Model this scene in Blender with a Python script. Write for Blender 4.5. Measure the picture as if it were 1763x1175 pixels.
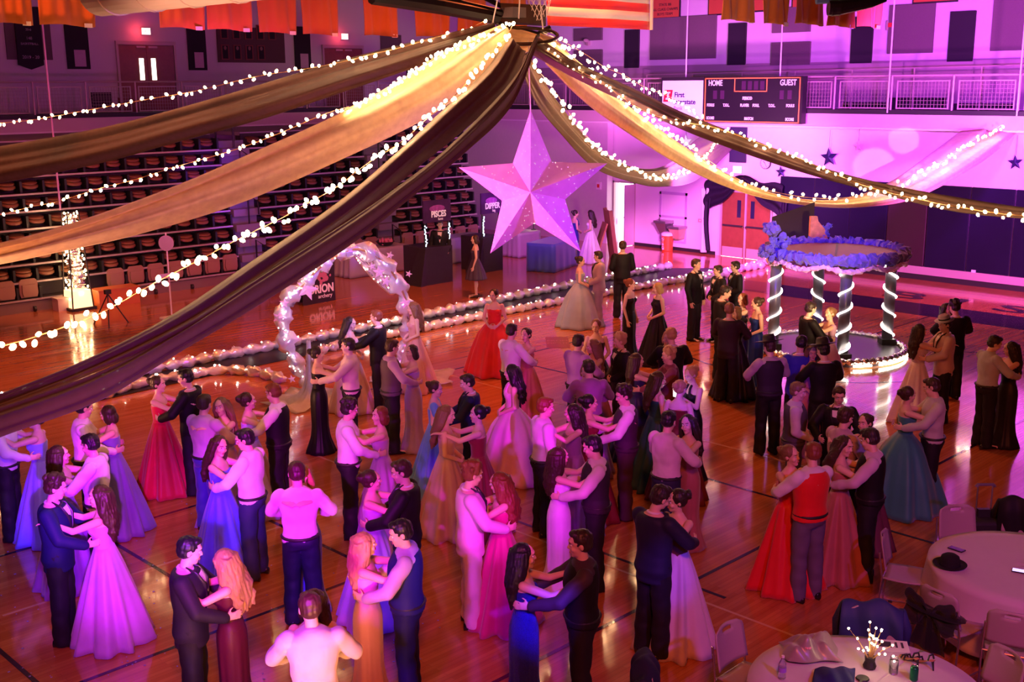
import bpy, bmesh, math, random
import numpy as np
from mathutils import Vector, Matrix, noise
random.seed(7); rng = np.random.default_rng(11)
PI = math.pi
S = bpy.context.scene
for o in list(bpy.data.objects): bpy.data.objects.remove(o)
COL = S.collection

# ---------------------------------------------------------------- camera
CX, CY, FPX = 881.5, 587.5, 1954.33
PITCH, ROLL, YAW = math.radians(12.7165), math.radians(-.40245), math.radians(45.2606)
_F0 = Vector((math.cos(YAW), math.sin(YAW), 0)); _R0 = Vector((math.sin(YAW), -math.cos(YAW), 0)); _U = Vector((0, 0, 1))
CF = _F0*math.cos(PITCH) - _U*math.sin(PITCH); _u = _F0*math.sin(PITCH) + _U*math.cos(PITCH)
CR = _R0*math.cos(ROLL) + _u*math.sin(ROLL); CU = -_R0*math.sin(ROLL) + _u*math.cos(ROLL)
EYE = Vector((0, 0, 5.5))
cam = bpy.data.cameras.new('camera'); cam.sensor_width = 36; cam.lens = FPX*36/1763; cam.clip_end = 200; cam.clip_start = .1
co = bpy.data.objects.new('camera', cam); COL.objects.link(co)
co.matrix_world = Matrix(((CR.x, CU.x, -CF.x, EYE.x), (CR.y, CU.y, -CF.y, EYE.y), (CR.z, CU.z, -CF.z, EYE.z), (0, 0, 0, 1)))
S.camera = co
S.view_settings.view_transform = 'Standard'; S.view_settings.look = 'None'; S.view_settings.gamma = 1
S.view_settings.use_curve_mapping = False; S.view_settings.exposure = 0.0

def ray(x, y): return CF + CR*((x-CX)/FPX) - CU*((y-CY)/FPX)
def pz(x, y, z=0.): d = ray(x, y); return EYE + d*((z-EYE.z)/d.z)
def pX(x, y, X): d = ray(x, y); return EYE + d*(X/d.x)
def pY(x, y, Y): d = ray(x, y); return EYE + d*(Y/d.y)
def pD(x, y, D): return EYE + ray(x, y)*D

# ---------------------------------------------------------------- light
W = bpy.data.worlds.new('world'); S.world = W; W.use_nodes = True
W.node_tree.nodes['Background'].inputs[0].default_value = (.62, .15, .42, 1)
W.node_tree.nodes['Background'].inputs[1].default_value = .013
def spot(name, loc, aim, color, power, cone=60, blend=.6, size=.15):
    l = bpy.data.lights.new(name, 'SPOT'); l.color = color; l.energy = power; l.spot_size = math.radians(cone); l.spot_blend = blend; l.shadow_soft_size = size
    o = bpy.data.objects.new(name, l); COL.objects.link(o); o.location = loc
    o.rotation_euler = (Vector(aim)-Vector(loc)).to_track_quat('-Z', 'Y').to_euler(); return o
# magenta / violet wash on the right walls, from unseen spots set near the gazebo
spot('wash_magenta', (22.5, 7, 3.6), (31, 13.5, 3.3), (1, .12, .98), 9500, 78, .8, .25)
spot('wash_magenta_door', (23.5, 17, 3.4), (31, 21.5, 2.6), (1, .17, .92), 7000, 74, .8, .25)
spot('wash_violet_high', (22, 10, 5.4), (33.5, 17, 7.2), (.5, .035, 1), 11000, 74, .7, .3)
spot('wash_violet_far', (21, 20, 4.4), (31, 28, 3.2), (.68, .08, 1), 2600, 80, .8, .3)
spot('wash_pink_left', (12, 20, 4.5), (20, 37, 7.0), (.85, .05, .6), 1100, 100, .9, .3)
spot('wash_right_end', (24, 3, 2.5), (30, 7, 3.), (1, .14, .92), 1600, 70, .8, .3)
spot('wall_gobo', (21, 9, 3.9), pX(1505, 287, 30.85), (.75, .9, 1), 2600, 5.5, .35, .03)
spot('wall_gobo', (21, 9, 3.9), pX(1556, 241, 30.85), (.6, .9, 1), 2000, 4.2, .35, .03)
# added unseen spots: magenta and blue beams on single dancers, low left of camera
for x_, y_, z_, c_, p_, k_ in [(520, 870, 1.2, 'm', 900, 9), (150, 850, 1.2, 'm', 900, 12), (200, 1010, .7, 'm', 500, 9), (395, 810, 1.2, 'm', 800, 10), (595, 740, 1.2, 'm', 700, 8), (450, 745, 1.3, 'm', 450, 7), (655, 860, 1.3, 'm', 600, 6),
                               (890, 720, .9, 'm', 900, 8), (830, 900, 1.1, 'm', 520, 9), (640, 990, 1., 'm', 420, 9), (960, 880, .8, 'm', 360, 8), (1060, 730, 1.3, 'm', 460, 8), (870, 610, 1.2, 'm', 380, 6), (350, 990, 1.4, 'm', 330, 8), (150, 745, 1.3, 'm', 420, 6), (285, 690, 1.3, 'm', 420, 5),
                               (1180, 690, 1.4, 'b', 700, 5), (60, 830, .8, 'b', 900, 12), (90, 960, .8, 'b', 500, 12), (360, 880, .6, 'b', 700, 12), (705, 1000, .7, 'b', 500, 11), (905, 1080, .7, 'b', 800, 8), (550, 1000, .5, 'b', 500, 9), (590, 595, 1.5, 'b', 500, 3), (1130, 1000, .5, 'b', 220, 8), (800, 690, 1.3, 'b', 300, 7), (1350, 630, 1.2, 'b', 260, 7)]:
    spot('dancer_spot', (1.8, 4.2, 3.5) if x_ < 700 else (4.6, 2.6, 3.7), pz(x_, y_, z_), (.85, .0, 1) if c_ == 'm' else (.08, .02, 1), p_*3.6, k_, .9, .06)
spot('key_soft', (1.6, 4.6, 3.4), (9, 12, 1.25), (.75, .03, 1), 900, 62, .8, .1)
spot('key_soft_blue', (1.2, 4.4, 3.0), (6.0, 10.5, .8), (.06, .015, 1), 600, 60, .7, .12)
spot('star_light', (8.5, 15.5, 2.9), (13, 13, 3.9), (1, .04, .85), 2900, 40, .5, .1)
spot('star_violet', (17, 7, 3.2), (13.2, 13, 3.8), (.35, .02, 1), 2000, 26, .5, .1)
spot('star_front', (4, 7, 3.0), (13, 13, 3.9), (.95, .02, .95), 1300, 14, .6, .1)
spot('drape_wash', (3.2, 17.5, 1.2), (7.8, 15.2, 3.7), (1, .40, .2), 4200, 70, .9, .2)  # unseen warm spot added to brighten the broad cream drape
spot('flag_fill', (10, 8, 5.6), (21, 16.2, 7.4), (1, .62, .6), 2600, 30, .8, .15)  # unseen spot added to brighten the striped flag
spot('gazebo_blue', (12, 7, 6.5), (21, 12.1, 2.1), (.14, .05, 1), 7000, 17, .8, .1)  # unseen blue spot added so the gazebo garland reads bright
# added warm fill spots, unseen, from high above
spot('warm_fill', (-1, -2, 10.3), (12, 10, 0), (1, .14, .035), 4200, 90, .8, .6)
spot('warm_fill_far', (18, 17, 10.4), (18, 18, 0), (1, .17, .045), 3400, 135, .8, .5)
spot('warm_fill_left', (8, 22, 10.4), (12, 24, 0), (1, .20, .06), 2200, 110, .8, .5)
spot('table_violet', (4, -3, 7), (9.5, 4.2, .8), (.40, .08, 1), 1300, 40, .7, .2)
spot('bleacher_blue', (17, 24, 3.4), (17, 29, 2.8), (.2, .03, 1), 700, 30, .6, .1)
spot('bleacher_blue_low', (20, 23, 1.), (19, 28.6, 2.0), (.25, .05, 1), 300, 50, .6, .1)
# narrow beams raking the floor at lower left
for a_, b_ in [((.5, 9.5, 1.9), pz(60, 795)), ((1, 11.5, 1.6), pz(225, 825)), ((.5, 8.5, 1.8), pz(280, 915)), ((2, 6, 1.6), pz(460, 1050)), ((0, 9, 2), pz(30, 1040))]: spot('floor_beam', a_, b_, (.45, .2, 1), 240, 3.2, .3, .02)
spot('drape_wash_right', (15, 6, 2.2), (21, 15.5, 3.3), (1, .62, .3), 3600, 42, .9, .2)  # unseen warm spot added for the right cream drape
spot('drape_wash_low', (2.5, 3.5, .6), (5.5, 9.2, 3.2), (1, .36, .10), 1500, 60, .9, .2)  # unseen warm spot added under the dark left drape
spot('arch_fill', (11.2, 13.2, 3.0), (12.3, 16.9, 1.2), (.5, .35, 1), 420, 50, .7, .08)  # unseen violet-white spot added to lift the moon arch
spot('runner_light', (17, 16.2, 2.6), (18, 20.2, 0), (1, .8, .8), 200, 100, .8, .1)


# ---------------------------------------------------------------- materials
MATS = {}
def mat(name, col=(.5, .5, .5), rough=.6, metal=0., emit=0., ecol=None, spec=.5, noise_amt=0., nscale=8., trans=0., coat=0., sheen=0., bump=0., bscale=60., alpha=1.):
    if name in MATS: return MATS[name]
    m = bpy.data.materials.new(name); m.use_nodes = True; nt = m.node_tree; b = nt.nodes['Principled BSDF']
    b.inputs['Base Color'].default_value = (*col, 1); b.inputs['Roughness'].default_value = rough; b.inputs['Metallic'].default_value = metal
    b.inputs['Specular IOR Level'].default_value = spec; b.inputs['Coat Weight'].default_value = coat; b.inputs['Sheen Weight'].default_value = sheen
    b.inputs['Transmission Weight'].default_value = trans; b.inputs['Alpha'].default_value = alpha
    if emit: b.inputs['Emission Color'].default_value = (*(ecol or col), 1); b.inputs['Emission Strength'].default_value = emit
    if noise_amt:
        tc = nt.nodes.new('ShaderNodeTexCoord'); n = nt.nodes.new('ShaderNodeTexNoise'); n.inputs['Scale'].default_value = nscale; n.inputs['Detail'].default_value = 5
        mx = nt.nodes.new('ShaderNodeMix'); mx.data_type = 'RGBA'; nt.links.new(tc.outputs['Object'], n.inputs['Vector']); nt.links.new(n.outputs['Fac'], mx.inputs[0])
        mx.inputs[6].default_value = (*[max(0, c*(1-noise_amt)) for c in col], 1); mx.inputs[7].default_value = (*[min(1, c*(1+noise_amt)) for c in col], 1)
        nt.links.new(mx.outputs[2], b.inputs['Base Color'])
    if bump:
        tc = nt.nodes.new('ShaderNodeTexCoord'); n = nt.nodes.new('ShaderNodeTexNoise'); n.inputs['Scale'].default_value = bscale; n.inputs['Detail'].default_value = 4
        bp = nt.nodes.new('ShaderNodeBump'); bp.inputs['Strength'].default_value = bump; bp.inputs['Distance'].default_value = .02
        nt.links.new(tc.outputs['Object'], n.inputs['Vector']); nt.links.new(n.outputs['Fac'], bp.inputs['Height']); nt.links.new(bp.outputs['Normal'], b.inputs['Normal'])
    MATS[name] = m; return m

# ---------------------------------------------------------------- mesh collection
class MB:
    def __init__(s): s.v = []; s.f = []; s.m = []; s.mi = 0
    def add(s, vs, fs):
        k = len(s.v); s.v += [tuple(p) for p in vs]; s.f += [tuple(i+k for i in f) for f in fs]; s.m += [s.mi]*len(fs); return s
    def box(s, c, d, rz=0., M=None):
        hx, hy, hz = d[0]/2, d[1]/2, d[2]/2; vs = []
        R = M or Matrix.Rotation(rz, 4, 'Z')
        for z in (-hz, hz):
            for x, y in ((-hx, -hy), (hx, -hy), (hx, hy), (-hx, hy)): vs.append(Vector(c)+(R @ Vector((x, y, z))))
        return s.add(vs, [(0, 3, 2, 1), (4, 5, 6, 7), (0, 1, 5, 4), (1, 2, 6, 5), (2, 3, 7, 6), (3, 0, 4, 7)])
    def bb(s, a, b): return s.box([(a[i]+b[i])/2 for i in range(3)], [abs(b[i]-a[i]) for i in range(3)])
    def rings(s, rs, closed=False, cap=True):
        n = len(rs[0]); vs = [p for r in rs for p in r]; fs = []; L = len(rs)
        for i in range(L if closed else L-1):
            j = (i+1) % L
            for k in range(n): k2 = (k+1) % n; fs.append((i*n+k, i*n+k2, j*n+k2, j*n+k))
        if cap and not closed: fs.append(tuple(range(n-1, -1, -1))); fs.append(tuple((L-1)*n+k for k in range(n)))
        return s.add(vs, fs)
    def tube(s, pts, r, n=6, closed=False, ry=None):
        P = [Vector(p) for p in pts]; L = len(P); rs = []; prev = None
        rr = r if hasattr(r, '__len__') else [r]*L
        for i in range(L):
            a = P[(i-1) % L] if (closed or i > 0) else P[i]; b = P[(i+1) % L] if (closed or i < L-1) else P[i]
            t = (b-a); t = t.normalized() if t.length > 1e-9 else Vector((0, 0, 1))
            if prev is None:
                up = Vector((0, 0, 1)) if abs(t.z) < .9 else Vector((1, 0, 0)); x = t.cross(up).normalized()
            else:
                x = prev-t*prev.dot(t); x = x.normalized() if x.length > 1e-6 else t.orthogonal().normalized()
            prev = x; y = t.cross(x); q = (ry or 1.)
            rs.append([P[i]+x*(rr[i]*math.cos(2*PI*k/n))+y*(rr[i]*q*math.sin(2*PI*k/n)) for k in range(n)])
        return s.rings(rs, closed)
    def cyl(s, a, b, r, n=12, r2=None): return s.tube([a, b], [r, r if r2 is None else r2], n)
    def lathe(s, prof, c=(0, 0, 0), n=20, cap=True):
        return s.rings([[(c[0]+r*math.cos(2*PI*k/n), c[1]+r*math.sin(2*PI*k/n), c[2]+z) for k in range(n)] for r, z in prof], cap=cap)
    def ell(s, c, r, nu=12, nv=8, M=None):
        rs = []
        for i in range(nv+1):
            a = -PI/2+PI*i/nv; a = max(-PI/2+.12, min(PI/2-.12, a)); ring = []
            for k in range(nu):
                p = Vector((r[0]*math.cos(a)*math.cos(2*PI*k/nu), r[1]*math.cos(a)*math.sin(2*PI*k/nu), r[2]*math.sin(a)/math.sin(PI/2-.12)))
                ring.append(Vector(c)+((M @ p) if M else p))
            rs.append(ring)
        return s.rings(rs)
    def cap(s, a, b, r0, r1, n=12):      # capsule with tapering radius
        a = Vector(a); b = Vector(b); t = (b-a).normalized(); pts = []; rr = []
        for q in (-1, -.8, -.4, 0): pts.append(a+t*(q*r0)); rr.append(r0*math.sqrt(max(.02, 1-q*q)))
        for q in (.33, .66): pts.append(a.lerp(b, q)); rr.append(r0+(r1-r0)*q)
        for q in (0, .4, .8, 1): pts.append(b+t*(q*r1)); rr.append(r1*math.sqrt(max(.02, 1-q*q)))
        return s.tube(pts, rr, n)
    def prism(s, poly, o, ux, uy, dep):  # polygon in plane (ux,uy) at o, thickness vector dep
        o = Vector(o); ux = Vector(ux); uy = Vector(uy); dep = Vector(dep)
        a = [o+ux*p[0]+uy*p[1] for p in poly]; n = len(a)
        return s.add(a+[p+dep for p in a], [tuple(range(n-1, -1, -1)), tuple(range(n, 2*n))]+[(k, (k+1) % n, n+(k+1) % n, n+k) for k in range(n)])
    def grid(s, P):                       # 2D array of points
        nu = len(P); nv = len(P[0])
        return s.add([p for r in P for p in r], [(i*nv+j, i*nv+j+1, (i+1)*nv+j+1, (i+1)*nv+j) for i in range(nu-1) for j in range(nv-1)])
    def mesh(s, name, smooth=False):
        me = bpy.data.meshes.new(name); me.from_pydata(s.v, [], s.f); me.update()
        if any(s.m): me.polygons.foreach_set('material_index', s.m)
        if smooth: me.polygons.foreach_set('use_smooth', [True]*len(me.polygons))
        return me
    def build(s, name, mats, parent=None, smooth=False, **kw):
        return ob(name, s.mesh(name, smooth), mats, parent, **kw)
def ob(name, me, mats=None, parent=None, label=None, cat=None, group=None, kind=None, M=None):
    o = bpy.data.objects.new(name, me); COL.objects.link(o)
    if mats is not None and not me.materials:
        for m in (mats if isinstance(mats, (list, tuple)) else [mats]): me.materials.append(m)
    if parent is not None: o.parent = parent
    if M is not None: o.matrix_local = M
    return tag(o, label, cat, group, kind)
def tag(o, label=None, cat=None, group=None, kind=None):
    if label: o['label'] = label
    if cat: o['category'] = cat
    if group: o['group'] = group
    if kind: o['kind'] = kind
    return o
def thing(name, label, cat, loc=(0, 0, 0), rz=0., group=None, kind=None):
    o = bpy.data.objects.new(name, None); COL.objects.link(o); o.location = loc; o.rotation_euler = (0, 0, rz); o.empty_display_size = .2
    return tag(o, label, cat, group, kind)
def copy_tree(o, parent=None):
    c = o.copy(); COL.objects.link(c); c.parent = parent
    for ch in list(o.children): copy_tree(ch, c)
    return c
_tmp = []
def text(name, body, size, M, m, parent, extrude=.004, align='CENTER', sx=1., bold=0.):
    cu = bpy.data.curves.new(name, 'FONT'); cu.body = body; cu.size = size; cu.extrude = extrude; cu.align_x = align; cu.align_y = 'CENTER'; cu.offset = bold; cu.resolution_u = 3
    t = bpy.data.objects.new(name, cu); COL.objects.link(t)
    dg = bpy.context.evaluated_depsgraph_get(); me = bpy.data.meshes.new_from_object(t.evaluated_get(dg)); bpy.data.objects.remove(t)
    me.transform(Matrix.Diagonal((sx, 1, 1, 1))); me.materials.clear(); me.materials.append(m); me.name = name
    o = bpy.data.objects.new(name, me); COL.objects.link(o); o.parent = parent; o.matrix_local = M; return o
def evald(o):
    dg = bpy.context.evaluated_depsgraph_get(); me = bpy.data.meshes.new_from_object(o.evaluated_get(dg)); bpy.data.objects.remove(o); return me
def remesh(mb, voxel, smooth=2, fac=.5):
    o = bpy.data.objects.new('t', mb.mesh('t')); COL.objects.link(o)
    m = o.modifiers.new('r', 'REMESH'); m.mode = 'VOXEL'; m.voxel_size = voxel; m.use_smooth_shade = True
    if smooth: k = o.modifiers.new('s', 'SMOOTH'); k.iterations = smooth; k.factor = fac
    return evald(o)
def wallM(p, facing):     # matrix for text on a wall; facing 'X' means it looks toward -X, 'Y' toward -Y
    if facing == 'X': return Matrix.Translation(p) @ Matrix(((0, 0, -1, 0), (-1, 0, 0, 0), (0, 1, 0, 0), (0, 0, 0, 1)))
    return Matrix.Translation(p) @ Matrix(((1, 0, 0, 0), (0, 0, -1, 0), (0, 1, 0, 0), (0, 0, 0, 1)))

# ================================================================ SETTING
XW, YW, XU, YU = 30.5, 34.0, 33.5, 37.0     # lower walls / fascias and upper walls
m_wall = mat('painted_block', (.72, .66, .66), .55, noise_amt=.04, nscale=1.2)
m_wall_up = mat('painted_block_upper', (.62, .58, .6), .6, noise_amt=.05, nscale=1.)
m_fascia = mat('fascia_paint', (.6, .5, .48), .6)
m_dark = mat('dark_paint', (.02, .018, .02), .5)
m_steel = mat('painted_steel', (.5, .42, .36), .45, .2)
m_white = mat('white_paint', (.8, .77, .75), .5)
m_mull = mat('acoustic_panel', (.13, .1, .1), .9, noise_amt=.1, nscale=30)
m_blackpad = mat('black_panel', (.012, .01, .014), .8)
m_wood = mat('door_wood', (.24, .08, .035), .35, noise_amt=.25, nscale=6)
m_chrome = mat('chrome', (.75, .75, .78), .15, 1.)
# --- floor: varnished maple strips with court paint
def floor_mat():
    m = bpy.data.materials.new('maple_floor'); m.use_nodes = True; nt = m.node_tree; N = nt.nodes; L = nt.links; b = N['Principled BSDF']
    tc = N.new('ShaderNodeTexCoord'); mp = N.new('ShaderNodeMapping'); L.new(tc.outputs['Object'], mp.inputs[0])
    br = N.new('ShaderNodeTexBrick'); L.new(mp.outputs[0], br.inputs[0]); br.inputs['Scale'].default_value = 1; br.inputs['Mortar Size'].default_value = .0015
    br.inputs['Brick Width'].default_value = 1.3; br.inputs['Row Height'].default_value = .057; br.offset = .37; br.inputs['Bias'].default_value = 0
    br.inputs[1].default_value = (.50, .15, .042, 1); br.inputs[2].default_value = (.62, .22, .07, 1); br.inputs[3].default_value = (.3, .1, .035, 1)
    n = N.new('ShaderNodeTexNoise'); mp2 = N.new('ShaderNodeMapping'); mp2.inputs['Scale'].default_value = (.6, 9, 1); L.new(tc.outputs['Object'], mp2.inputs[0]); L.new(mp2.outputs[0], n.inputs[0]); n.inputs['Scale'].default_value = 1.; n.inputs['Detail'].default_value = 6
    mx = N.new('ShaderNodeMix'); mx.data_type = 'RGBA'; mx.blend_type = 'MULTIPLY'; mx.inputs[0].default_value = .55; L.new(br.outputs[0], mx.inputs[6])
    cr = N.new('ShaderNodeValToRGB'); cr.color_ramp.elements[0].position = .3; cr.color_ramp.elements[0].color = (.55, .5, .5, 1); cr.color_ramp.elements[1].position = .7; L.new(n.outputs['Fac'], cr.inputs[0]); L.new(cr.outputs[0], mx.inputs[7])
    L.new(mx.outputs[2], b.inputs['Base Color']); b.inputs['Roughness'].default_value = .13; b.inputs['Specular IOR Level'].default_value = .6
    b.inputs['Coat Weight'].default_value = .35; b.inputs['Coat Roughness'].default_value = .06
    n2 = N.new('ShaderNodeTexNoise'); n2.inputs['Scale'].default_value = 2.2; n2.inputs['Detail'].default_value = 3; L.new(tc.outputs['Object'], n2.inputs[0])
    bp = N.new('ShaderNodeBump'); bp.inputs['Strength'].default_value = .06; bp.inputs['Distance'].default_value = .05; L.new(n2.outputs['Fac'], bp.inputs['Height']); L.new(bp.outputs[0], b.inputs['Normal'])
    return m
MB().bb((-6, -8, -.2), (XU, YU, 0)).build('floor', floor_mat(), kind='structure')
# --- painted court lines: thin inlaid paint, one object
m_paint = mat('court_paint', (.03, .012, .03), .15, coat=.4); m_paint_pale = mat('court_paint_pale', (.62, .36, .2), .2, coat=.3)
def floor_line(a, b, w, mb, z=.003):
    a = Vector((a[0], a[1], 0)); b = Vector((b[0], b[1], 0)); t = (b-a).normalized(); n = Vector((-t.y, t.x, 0))*(w/2)
    q = [a-n, b-n, b+n, a+n]; mb.add([p+Vector((0, 0, z)) for p in q]+[p+Vector((0, 0, .0005)) for p in q], [(0, 1, 2, 3), (7, 6, 5, 4), (0, 4, 5, 1), (1, 5, 6, 2), (2, 6, 7, 3), (3, 7, 4, 0)])
mb = MB()
for x0, y0, x1, y1 in [(888, 897, 1101, 976), (1217, 824, 1609, 937), (907, 627, 982, 645), (146, 1175, 490, 1042), (934, 1132, 1330, 933), (913, 608, 1002, 586),
                       (201, 938, 306, 1001), (557, 935, 600, 966), (0, 959, 63, 940), (218, 898, 306, 887), (0, 1120, 60, 1175), (1420, 610, 1580, 545), (1600, 795, 1763, 735), (1545, 600, 1763, 612), (720, 650, 815, 630)]:
    a = pz(x0, y0); b = pz(x1, y1); d = b-a
    if abs(d.x) > 2.*abs(d.y): c = (a.y+b.y)/2; a.y = b.y = c          # court lines run square to the walls
    elif abs(d.y) > 2.*abs(d.x): c = (a.x+b.x)/2; a.x = b.x = c
    e = (b-a).normalized(); floor_line(a-e*1.2, b+e*1.2, .05, mb)
arc = [(21.5+3.2*math.cos(t), 12.2+3.2*math.sin(t)) for t in np.linspace(1.9, 4.4, 24)]
for a, b in zip(arc, arc[1:]): floor_line(a, b, .05, mb)
mb.build('trim_court_lines', m_paint, kind='structure', label='thin dark painted court lines crossing the wood floor')
mb = MB(); floor_line((26.65, 3), (26.65, 19.2), 1.45, mb, .0025); mb.build('trim_court_border', m_paint, kind='structure')
mb = MB(); floor_line((29.2, 3), (29.2, 19.2), .45, mb, .003)
for (a, b) in [((4, 11.8), (24, 11.8)), ((14.2, 3), (14.2, 19)), ((9.5, 2), (9.5, 14.)), ((17.3, 8.), (17.3, 18))]: floor_line(a, b, .035, mb, .0022)
mb.build('trim_pale_lines', m_paint_pale, kind='structure')
e = thing('floor_lettering', 'large dark BISON letters painted on the floor behind the black border', 'lettering', (28.15, 11.1, .003))
for i, ch in enumerate('BISON'):
    text('letter', ch, 2.1, Matrix.Translation((0, 2.55-i*1.42, .002)) @ Matrix(((0, .62, 0, 0), (-1, 0, 0, 0), (0, 0, 1, 0), (0, 0, 0, 1))), m_paint, e, .001, sx=1.0, bold=.03)
# --- ceiling, upper walls, lower walls
MB().bb((-6, -8, 11), (XU+.3, YU+.3, 11.2)).build('ceiling', mat('ceiling_dark', (.08, .06, .07), .9), kind='structure')
mb = MB(); mb.bb((XU, -8, 4.7), (XU+.3, YU+.3, 11)); mb.build('wall_upper_right', m_wall_up, kind='structure')
mb = MB(); mb.bb((-6, YU, 4.7), (XU, YU+.3, 11)); mb.build('wall_upper_left', m_wall_up, kind='structure')
# lower right wall with recess for the hallway door
mb = MB(); mb.bb((XW, 26., 0), (XW+.3, YW, 4.25)); mb.build('wall_right_pier', mat('pier_paint', (.62, .55, .56), .6, noise_amt=.05), kind='structure')
XR = XW+.35
mb = MB(); mb.bb((XR, -8, 0), (XR+.3, 25.0, 4.25)); mb.bb((XR, 25.0, 2.2), (XR+.3, 26.0, 4.25)); mb.bb((XR, 26, 0), (XR+.3, YW, 4.25)); mb.build('wall_right', m_wall, kind='structure')
mb = MB(); mb.bb((-6, YW, 0), (XW, YW+.3, 4.25)); mb.build('wall_left', m_wall, kind='structure')
mb = MB(); mb.bb((XR-.02, 21.6, 0), (XR, 25, .11)); mb.bb((XR-.02, 19.4, 0), (XR, 19.0, .11)); mb.build('baseboard_right', m_dark, kind='structure')
# gallery decks: slab, fascia, ledge
mb = MB(); mb.bb((XW+.3, -8, 4.25), (XU, YW+.3, 4.7)); mb.bb((-6, YW+.3, 4.25), (XU, YU, 4.7)); mb.build('floor_gallery', mat('gallery_deck', (.1, .08, .08), .7), kind='structure')
mb = MB(); mb.bb((XW-.02, -8, 4.25), (XW+.3, YW, 4.62)); mb.build('trim_fascia_right', m_fascia, kind='structure')
mb = MB(); mb.bb((-6, YW-.02, 4.25), (XW, YW+.3, 4.62)); mb.build('trim_fascia_left', m_fascia, kind='structure')
mb = MB(); mb.bb((XW-.04, -8, 4.62), (XW+.3, YW, 4.74)); mb.bb((-6, YW-.04, 4.62), (XW-.04, YW+.3, 4.74)); mb.build('trim_deck_edge', m_dark, kind='structure')
mb = MB(); mb.bb((XW-.07, -8, 4.2), (XW+.3, YW-.05, 4.25)); mb.bb((-6, YW-.07, 4.2), (XW-.07, YW+.3, 4.25)); mb.build('trim_ledge', m_white, kind='structure')
# shadowed band low on upper wall, its shade put into a darker colour
mb = MB(); mb.bb((XU-.02, -8, 4.72), (XU, YU, 6.15)); mb.build('trim_shade_band_right', mat('shade_band', (.33, .27, .28), .7), kind='structure')

# --- railings
wire = mat('rail_wire', (.42, .34, .3), .5, .3)
def railing(label, axis, fixed, posts, x0, x1):
    def P(a, z, off=0): return (fixed+off, a, z) if axis == 'Y' else (a, fixed+off, z)
    t = thing('gallery_railing', label, 'railing', P(x0, 4.7))
    L0 = Vector(P(x0, 4.7))
    def Q(a, z, off=0): return Vector(P(a, z, off))-L0
    pm = MB().cyl((0, 0, -.3), (0, 0, .98), .028, 8).mesh('post')
    pm.materials.append(m_steel)
    for a in posts: o = ob('post', pm, None, t); o.location = Q(a, 4.7, -.06)
    MB().cyl(Q(x0, 5.68), Q(x1, 5.68), .028, 8).build('top_rail', m_steel, t)
    sp = abs(posts[1]-posts[0]); w = sp-.28; fr = MB(); n = 15; m_ = 7
    def B(c, d): fr.box(c, d) if axis == 'X' else fr.box((c[1], c[0], c[2]), (d[1], d[0], d[2]))
    for xx in (-w/2, w/2): B((xx, 0, .46), (.03, .03, .78))
    for zz in (.09, .83): B((0, 0, zz), (w, .03, .03))
    fm = fr.mesh('panel_frame'); fm.materials.append(m_steel)
    fr = MB()
    for i in range(1, n): B((-w/2+w*i/n, 0, .46), (.008, .008, .74))
    for i in range(1, m_): B((0, 0, .09+.74*i/m_), (w, .008, .008))
    wm = fr.mesh('wire_mesh'); wm.materials.append(wire)
    for a, b in zip(posts, posts[1:]):
        o = ob('panel_frame', fm, None, t); o.location = Q((a+b)/2, 4.7); q = ob('wire_mesh', wm, None, o, kind='stuff')
    return t
railing('pale steel mesh railing along the right gallery behind the scoreboard', 'Y', XW+.1, [17.39+1.77*k for k in range(-5, 10)], 6.5, 33.8)
railing('pale steel mesh railing along the left gallery above the bleachers', 'X', YW+.1, [14.05+1.6*k for k in range(-3, 11)], 8.5, 30.4)
# second railing run (ramp) seen beyond the right one
t = thing('ramp_railing', 'slim upper handrail behind the right gallery mesh railing', 'railing', (XU-.9, 12, 4.7))
MB().cyl((0, 0, 1.25), (0, 14, 1.12), .022, 6).build('top_rail', m_steel, t); MB().cyl((0, 0, .98), (0, 14, .85), .018, 6).build('lower_rail', m_steel, t)
for k in range(8): o = MB().cyl((0, k*2., 0), (0, k*2., 1.23-.009*k*2), .02, 6).build('post', m_steel, t)
# suspension rods holding the gallery edge
for i, (x, y, d) in enumerate([(1181, 130, 'left of the scoreboard, above the bank sign'), (1343, 130, 'rising behind the top of the scoreboard'), (1532, 125, 'just right of the scoreboard'), (1757, 125, 'at the far right edge')]):
    p = pX(x, y, XW-.1); mb = MB().cyl((0, 0, 0), (0, 0, 11-p.z-.01), .022, 6); mb.cyl((0, 0, -1.1), (0, 0, .0), .022, 6)
    o = mb.build('hanger_rod', m_white); o.location = p; tag(o, 'thin pale ceiling hanger rod '+d, 'rod', 'gallery hanger rods')
# --- upper wall panels (right wall), from their picked corners
def wpanel(x0, y0, x1, y1, name, label, cat, m, grp, z1=None, thick=.08, X=XU):
    a = pX(x0, y1, X); b = pX(x1, y1, X); top = pX(x0, y0, X).z if z1 is None else z1
    ya, yb = max(a.y, b.y), min(a.y, b.y); zb = (a.z+b.z)/2
    o = MB().bb((-thick, yb-ya, 0), (0, 0, top-zb)).build(name, m); o.location = (X-.001, ya, zb); tag(o, label, cat, grp); return o
G1 = 'grey acoustic panels on the right upper wall'; G2 = 'black hanging panels on the right upper wall'
wpanel(1121, 32, 1233, 102, 'acoustic_panel', 'wide grey acoustic panel above the bank sign', 'wall panel', m_mull, G1)
wpanel(1331, 20, 1396, 56, 'acoustic_panel', 'small grey acoustic panel half hidden by orange banners', 'wall panel', m_mull, G1, 7.9)
wpanel(1329, 74, 1395, 112, 'acoustic_panel', 'small grey acoustic panel right above the scoreboard middle', 'wall panel', m_mull, G1)
wpanel(1529, 10, 1606, 92, 'acoustic_panel', 'square grey acoustic panel right of the black hanging panel and hanger rod', 'wall panel', m_mull, G1)
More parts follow.
